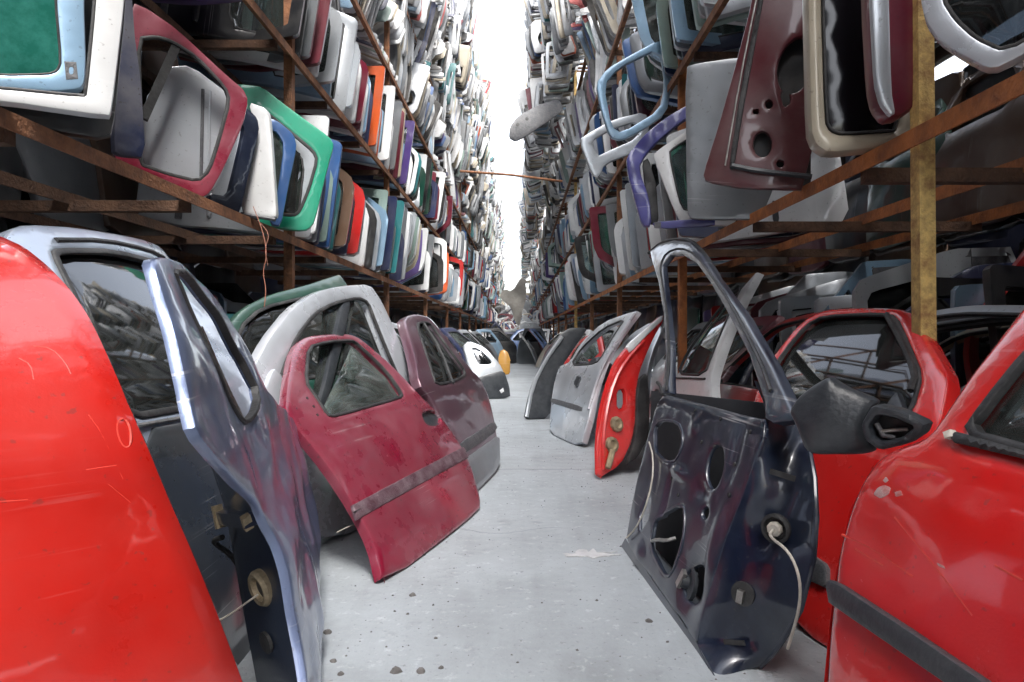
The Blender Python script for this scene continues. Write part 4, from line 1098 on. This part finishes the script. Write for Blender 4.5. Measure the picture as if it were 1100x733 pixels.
pane(e, pl, hs[0], 'glass_backed', -.012); seal(e, pl, hs[0], .005, .001)
pad(e, pl, [(69,66),(82,67),(84,85),(71,86)], 'trim_grey', 'worn_label', .001, .002, .0005, .02, 0, [[(74,72),(79,72),(79,80),(74,80)]])
dy = Vector((-.05,.30,.01))
e, pl, hs = rackdoor('car_door', 'black door shell just behind the near white frame on the left shelf', 'car door', a+dy, b+dy, [(-60,105),(40,138),(118,150),(124,120),(136,0),(140,-120),(-60,-120)], [], 'paint_black')
e, pl, hs = rackdoor('car_door', 'narrow dark navy door edge beside the near white frame', 'car door', P3(118,168,2.72), P3(160,172,2.85), [(122,162),(131,168),(157,170),(152,90),(144,30),(138,-90),(126,-90),(134,0),(126,90)], [], 'dull_navy blue', 0, .03, .004)
e, pl, hs = rackdoor('car_door', 'plum red door frame with raked roof rail around a grey panel on the left shelf', 'car door', P3(130,184,3.15), P3(222,213,3.37), [(141,2),(160,10),(190,31),(246,83),(262,96),(267,108),(262,132),(241,180),(226,207),(214,214),(186,207),(140,190),(122,180),(128,90)], [[(147,40),(168,38),(185,43),(212,60),(243,93),(248,108),(237,150),(226,184),(213,196),(180,188),(146,176),(150,120)]], 'crimson', 0, .05, s=.022)
seal(e, pl, hs[0], .014, .001); part('quarter_pillar', MB().bar(pl.uvw(154,128,-.02), pl.uvw(189,50,-.02), .04, .03), 'rubber', e)
dy = Vector((0,.10,0))
e, pl, hs = rackdoor('door_panel', 'plain grey door panel showing through the plum red frame', 'door panel', P3(130,186,3.28), P3(236,218,3.52), [(150,182),(154,110),(178,72),(205,70),(250,104),(250,130),(236,205),(200,200)], [], 'paint_silver', 0, .04, shell='outer_skin')
part('swage_line', MB().tube([pl.uvw(218,96,.004), pl.uvw(216,190,.004)], .008), 'trim_grey', e); part('swage_line', MB().tube([pl.uvw(226,98,.004), pl.uvw(224,190,.004)], .006), 'paint_silver', e)
e, pl, hs = rackdoor('car_door', 'scratched dark blue door frame corner next to the plum red frame', 'car door', P3(222,220,3.62), P3(258,231,3.75), [(254,112),(266,116),(277,127),(279,141),(268,185),(258,229),(252,230),(224,218),(226,208),(246,211),(254,180),(263,141),(260,130)], [], 'inner_blue', 0, .05, s=.02)
e, pl, hs = rackdoor('door_panel', 'plain off-white door panel standing before the emerald frame', 'door panel', P3(257,228,3.85), P3(298,234,3.87), [(266,109),(287,117),(290,130),(297,228),(296,234),(280,233),(258,228),(266,190),(276,140)], [], 'dirty_white', 0, .05, s=.03, shell='outer_skin')
part('lower_lip', MB().tube([pl.uvw(259,230,-.01), pl.uvw(296,236,-.01)], .012), 'trim_grey', e)
e, pl, hs = rackdoor('car_door', 'blue door with grey glass squeezed before the emerald frame', 'car door', P3(280,240,4.05), P3(306,244,4.1), [(287,126),(300,131),(316,145),(319,158),(310,200),(302,243),(290,241),(284,200)], [[(290,138),(298,143),(305,156),(299,200),(294,225),(290,180)]], 'paint_blue', 0, .05)
pane(e, pl, hs[0], 'glass_green')
e, pl, hs = rackdoor('car_door', 'emerald green door frame with raked roof rail on the lowest left shelf', 'car door', P3(270,240,4.3), P3(334,248,4.4), [(252,90),(266,91),(281,93),(312,117),(354,147),(359,156),(353,176),(338,238),(331,247),(318,248),(296,245),(276,240),(262,170)], [[(270,112),(286,119),(318,145),(338,162),(342,172),(333,204),(323,228),(316,233),(294,231),(282,200)]], 'emerald', 0, .05, s=.025)
seal(e, pl, hs[0], .018, .001); pane(e, pl, pl.poly([(300,150),(322,164),(316,228),(296,226)]), 'glass_dark', -.03)
# right
e, pl, hs = rackdoor('car_door', 'silver door corner with dusty glass beside the ochre post', 'car door', P3(985,82,1.80), P3(1150,72,1.62), [(984,-70),(989,0),(994,22),(1008,42),(1035,60),(1060,73),(1075,72),(1150,30),(1240,0),(1240,-120)], [[(1006,-60),(1012,0),(1026,22),(1048,42),(1080,56),(1140,20),(1210,-10),(1210,-100)]], 'bright_silver', 0, .05)
pane(e, pl, hs[0], 'glass_dark'); seal(e, pl, hs[0], .008, .001)
e, pl, hs = rackdoor('car_door', 'maroon door with broad silver edge just before the ochre post', 'car door', P3(936,128,2.10), P3(990,124,2.08), [(934,-80),(935,0),(940,90),(945,112),(956,126),(970,124),(988,112),(990,-80)], [], 'paint_maroon', 0, .08, .025)
pad(e, pl, [(934,-78),(935,0),(940,90),(946,112),(956,125),(962,122),(958,100),(955,0),(955,-78)], 'paint_silver', 'bright_edge', .006, .02, .008, .03, 1)
e, pl, hs = rackdoor('car_door', 'champagne framed door with black window, second from the ochre post', 'car door', P3(868,166,2.36), P3(985,160,2.30), [(866,-90),(867,0),(870,140),(876,156),(890,165),(940,160),(988,152),(988,-90)], [[(884,-70),(884,0),(888,130),(893,140),(905,144),(975,139),(975,-70)]], 'paint_beige', 0, .07, .022)
pane(e, pl, hs[0], 'black_gloss', -.02); seal(e, pl, hs[0], .006, .001)
e, pl, hs = rackdoor('car_door', 'maroon door showing its stripped inner side with round holes on the right shelf', 'car door', P3(755,196,2.95), P3(872,204,2.80), [(822,-90),(808,0),(790,70),(771,138),(755,187),(758,195),(800,203),(875,204),(875,-90)], [ell(819,155,10,14), ell(855,70,19,32,.3), [(838,100),(846,92),(850,110),(842,116)], ell(826,112,4,5), ell(838,176,4,4), ell(812,120,3,4)], 'stripped_maroon', 0, .03, s=.022, wf=lambda u, v: .007*math.sin(u*19)*math.sin(v*9)-.03*math.exp(-((u-.42)/.10)**2))
pad(e, pl, [(828,-80),(815,0),(796,95),(783,180),(788,184),(800,110),(820,0),(834,-80)], 'rubber', 'edge_seal', .012, .02, .006, .03)
line(e, pl, [(826,-60),(812,0),(794,90),(779,178)], .004, 'metal', 'bright_edge', .016)
line(e, pl, [(786,178),(815,184),(872,190)], .012, 'black_plastic', 'bottom_rail', .012)
part('backing_skin', plate(pl.poly([(826,-85),(812,0),(776,150),(766,185),(800,196),(872,198),(872,-85)]), [], lambda u, v: -.09, .01, .004, .1), 'paint_black', e)
e, pl, hs = rackdoor('door_panel', 'flat grey panel with rounded corners beside the stripped maroon door', 'door panel', P3(738,236,3.62), P3(830,240,3.5), [(736,72),(748,68),(790,62),(830,60),(830,236),(760,236),(742,235),(738,228)], [], 'paint_grey', 0, .03, smooth=1, shell='outer_skin')
e, pl, hs = rackdoor('car_door', 'white door frame with crazed glass behind the flat grey panel', 'car door', P3(704,244,3.98), P3(770,242,3.9), [(701,168),(706,162),(714,156),(750,132),(800,120),(800,242),(733,242),(724,225)], [[(718,164),(724,158),(752,141),(785,132),(785,228),(736,228),(729,215)]], 'dirty_white')
pane(e, pl, hs[0], 'glass_green'); seal(e, pl, hs[0], .008, .001)
e, pl, hs = rackdoor('car_door', 'bent violet blue door frame leaning out over the right shelf', 'car door', P3(672,244,4.25), P3(740,240,4.2), [(776,108),(740,112),(714,127),(690,147),(673,168),(674,185),(682,215),(690,243),(700,243),(698,215),(686,180),(694,165),(716,143),(742,124),(776,118)], [], 'violet', 0, .06, s=.02, wf=wobble(.03, 7, 1))
pad(e, pl, [(690,172),(697,168),(706,200),(708,240),(698,240),(694,205)], 'rubber', 'inner_trim', -.03, .03)
e, pl, hs = rackdoor('trim_moulding', 'blue painted strip lying along the lowest right shelf edge', 'moulding', P3(700,246,3.8), P3(766,244,3.7), [(700,239),(720,237),(768,234),(768,243),(704,246)], [], 'violet', 0, .02, .006, shell='strip_face')
part('end_clip', MB().bar(pl.uvw(703,242,.002), pl.uvw(710,242,.002), .03, .014), 'trim_grey', e)
e, pl, hs = rackdoor('car_door', 'light blue door frame hanging out from the second right shelf', 'car door', P3(655,150,5.4), P3(716,140,5.4), [(640,90),(652,74),(676,60),(704,45),(714,44),(722,90),(716,122),(690,140),(668,151),(655,147),(646,118)], [[(649,92),(664,73),(709,51),(715,90),(709,118),(668,143),(657,136)]], 'paint_light blue')
e, pl, hs = rackdoor('car_door', 'pale silver door frame tilted on the second right shelf edge', 'car door', P3(624,180,6.2), P3(690,160,6.2), [(622,150),(634,142),(660,128),(694,120),(698,140),(690,160),(650,176),(644,190),(636,188)], [[(634,152),(658,138),(686,130),(686,148),(650,164),(642,168)]], 'paint_silver')
e, pl, hs = rackdoor('fender', 'dark grey panel jutting out over the aisle from the right stack', 'fender', P3(549,150,11.5), P3(600,150,11.7), [(547,148),(548,136),(556,125),(578,113),(600,106),(606,118),(590,130),(566,146),(554,152)], [], 'trim_grey', R(10), .03, .008, .06, wf=lambda u, v: -.45*(v-.25)**2, shell='outer_skin')
for q in ((556,134),(566,128)): part('screw_hole', disc(pl.uvw(*q, .0), (0,0,1), [(.03,-.01),(.03,.006)], 10), 'rubber', e)

# pole bridging the two stacks, loose wire, tarp, building at the end of the aisle
o = part('bridging_pole', MB().tube([P3(494,184,11.5), P3(548,188,11.7), P3(604,195,11.9)], .021, 10), 'rust'); tag(o, 'rusty pole bridging the aisle between the two stacks', 'pole')
o = part('loose_wire', MB().tube(chaikin([P3(272,222,3.4), P3(283,250,3.35), P3(287,275,3.3), P3(282,292,3.28), P3(286,310,3.25), P3(284,330,3.2)], 2, False), .0022, 6), 'wire_orange'); tag(o, 'thin orange wire dangling from the lowest left shelf', 'wire')
o = part('loose_wire', MB().tube(chaikin([P3(280,240,3.42), P3(290,252,3.4), P3(284,268,3.36), P3(288,286,3.34)], 2, False), .0018, 6), 'wire_orange'); tag(o, 'short orange wire loop dangling from the lowest left shelf', 'wire')
pl = Plane(P3(536,350,24), P3(568,350,24), 0, wf=wobble(.25, 1.8, 4))
o = part('tarpaulin', plate(chaikin(pl.poly([(536,318),(542,310),(550,314),(560,297),(564,300),(566,318),(561,336),(558,352),(553,346),(549,330),(541,324)]), 1), [], pl.wf, .02, .008, .12), 'tarp'); o.matrix_world = pl.M
tag(o, 'pale ragged tarpaulin hanging at the far end of the aisle', 'tarpaulin')
e = root('warehouse', Matrix.Translation((0, 78, 0)), 'low beige warehouse closing the far end of the aisle', 'building')
part('wall', MB().box((-14, 0, 0), (14, 8, 4.2)), 'tarp', e); part('roof', MB().box((-14.6, -.7, 4.21), (14.6, 8.6, 4.6)), 'rust', e); part('door', MB().box((-1.6, -.06, .01), (1.4, -.004, 3.0)), 'rubber', e)
# clutter that blocks the far end of the aisle
for i in range(150):
    y = rg.uniform(36, 58); z = rg.uniform(0, 4.0)*(y-34)/24
    Mx = Matrix.Translation((rg.uniform(-1.9, 1.5), y, z)) @ Matrix.Rotation(rg.uniform(-.9, .9), 4, 'Z') @ Matrix.Rotation(R(90)+rg.uniform(-.5, .5), 4, 'X') @ Matrix.Rotation(rg.uniform(-1.6, 1.6), 4, 'Z')
    to_stuff(STF2, Mx, VAR[(rg.choice(VK), 1)]['low'], rg.choice(['black','grey','navy blue','black','silver','maroon','white','blue','beige']))
y = 18.0
while y < 44:
    for sd in (-1, 1):
        Mx = Matrix.Translation((sd*rg.uniform(.5, .95), y+rg.uniform(-.3, .3), .01)) @ Matrix.Rotation(R(90)+rg.uniform(-.5, .5), 4, 'Z') @ Matrix.Rotation(R(90)-rg.uniform(.2, .5)*(1 if sd < 0 else -1)*0-.35, 4, 'X')
        to_stuff(STF2, Mx, VAR[(rg.choice(VK), 1)]['low'], pick_col())
    y += rg.uniform(.7, 1.1)
stuff_mesh('heaped_doors', STF2, 'heap of car doors closing the far end of the aisle', 'dull_')
# loose doors that lean before it the far end of the aisle
for i, (x, y, a_, cl_, vr) in enumerate(((-.5,20,70,'black','front'),(.1,21,95,'blue','rear'),(.5,22,110,'white','square'),(-.2,22.5,80,'navy blue','hatch'),(.35,20.2,60,'grey','front'))):
    lean_door(x if abs(x) > .05 else .06, y, a_, R(15), vr, cl_, '%s %s leaning across the far end of the aisle' % (cl_, 'tailgate' if vr == 'hatch' else 'door'), True, 'glass_dark', 1, False, group='doors across the far end')

w = bpy.data.worlds.new("World"); S.world = w; w.use_nodes = True
nt = w.node_tree; bg = nt.nodes["Background"]
sky = nt.nodes.new("ShaderNodeTexSky"); sky.sky_type = 'NISHITA'; sky.sun_disc = False
az, el = R(163), R(60)
sky.sun_elevation = el; sky.sun_rotation = az; sky.air_density = 1.0; sky.dust_density = 4.0; sky.ozone_density = 1.0
hs_ = nt.nodes.new('ShaderNodeHueSaturation'); hs_.inputs['Saturation'].default_value = .38; hs_.inputs['Value'].default_value = 1.25
nt.links.new(sky.outputs[0], hs_.inputs['Color']); nt.links.new(hs_.outputs[0], bg.inputs[0]); bg.inputs[1].default_value = 0.15
sun = bpy.data.lights.new("sun", 'SUN'); sun.energy = 1.2; sun.angle = R(18); sun.color = (1, .975, .945)
so = bpy.data.objects.new("sun", sun); C.objects.link(so)
d = Vector((math.sin(az)*math.cos(el), math.cos(az)*math.cos(el), math.sin(el)))
so.rotation_euler = d.to_track_quat('Z', 'Y').to_euler()
S.view_settings.view_transform = 'Standard'; S.view_settings.look = 'None'; S.view_settings.gamma = 1; S.view_settings.exposure = 2.0
S.cycles.max_bounces = 8; S.cycles.diffuse_bounces = 4; S.cycles.glossy_bounces = 3; S.cycles.transparent_max_bounces = 12
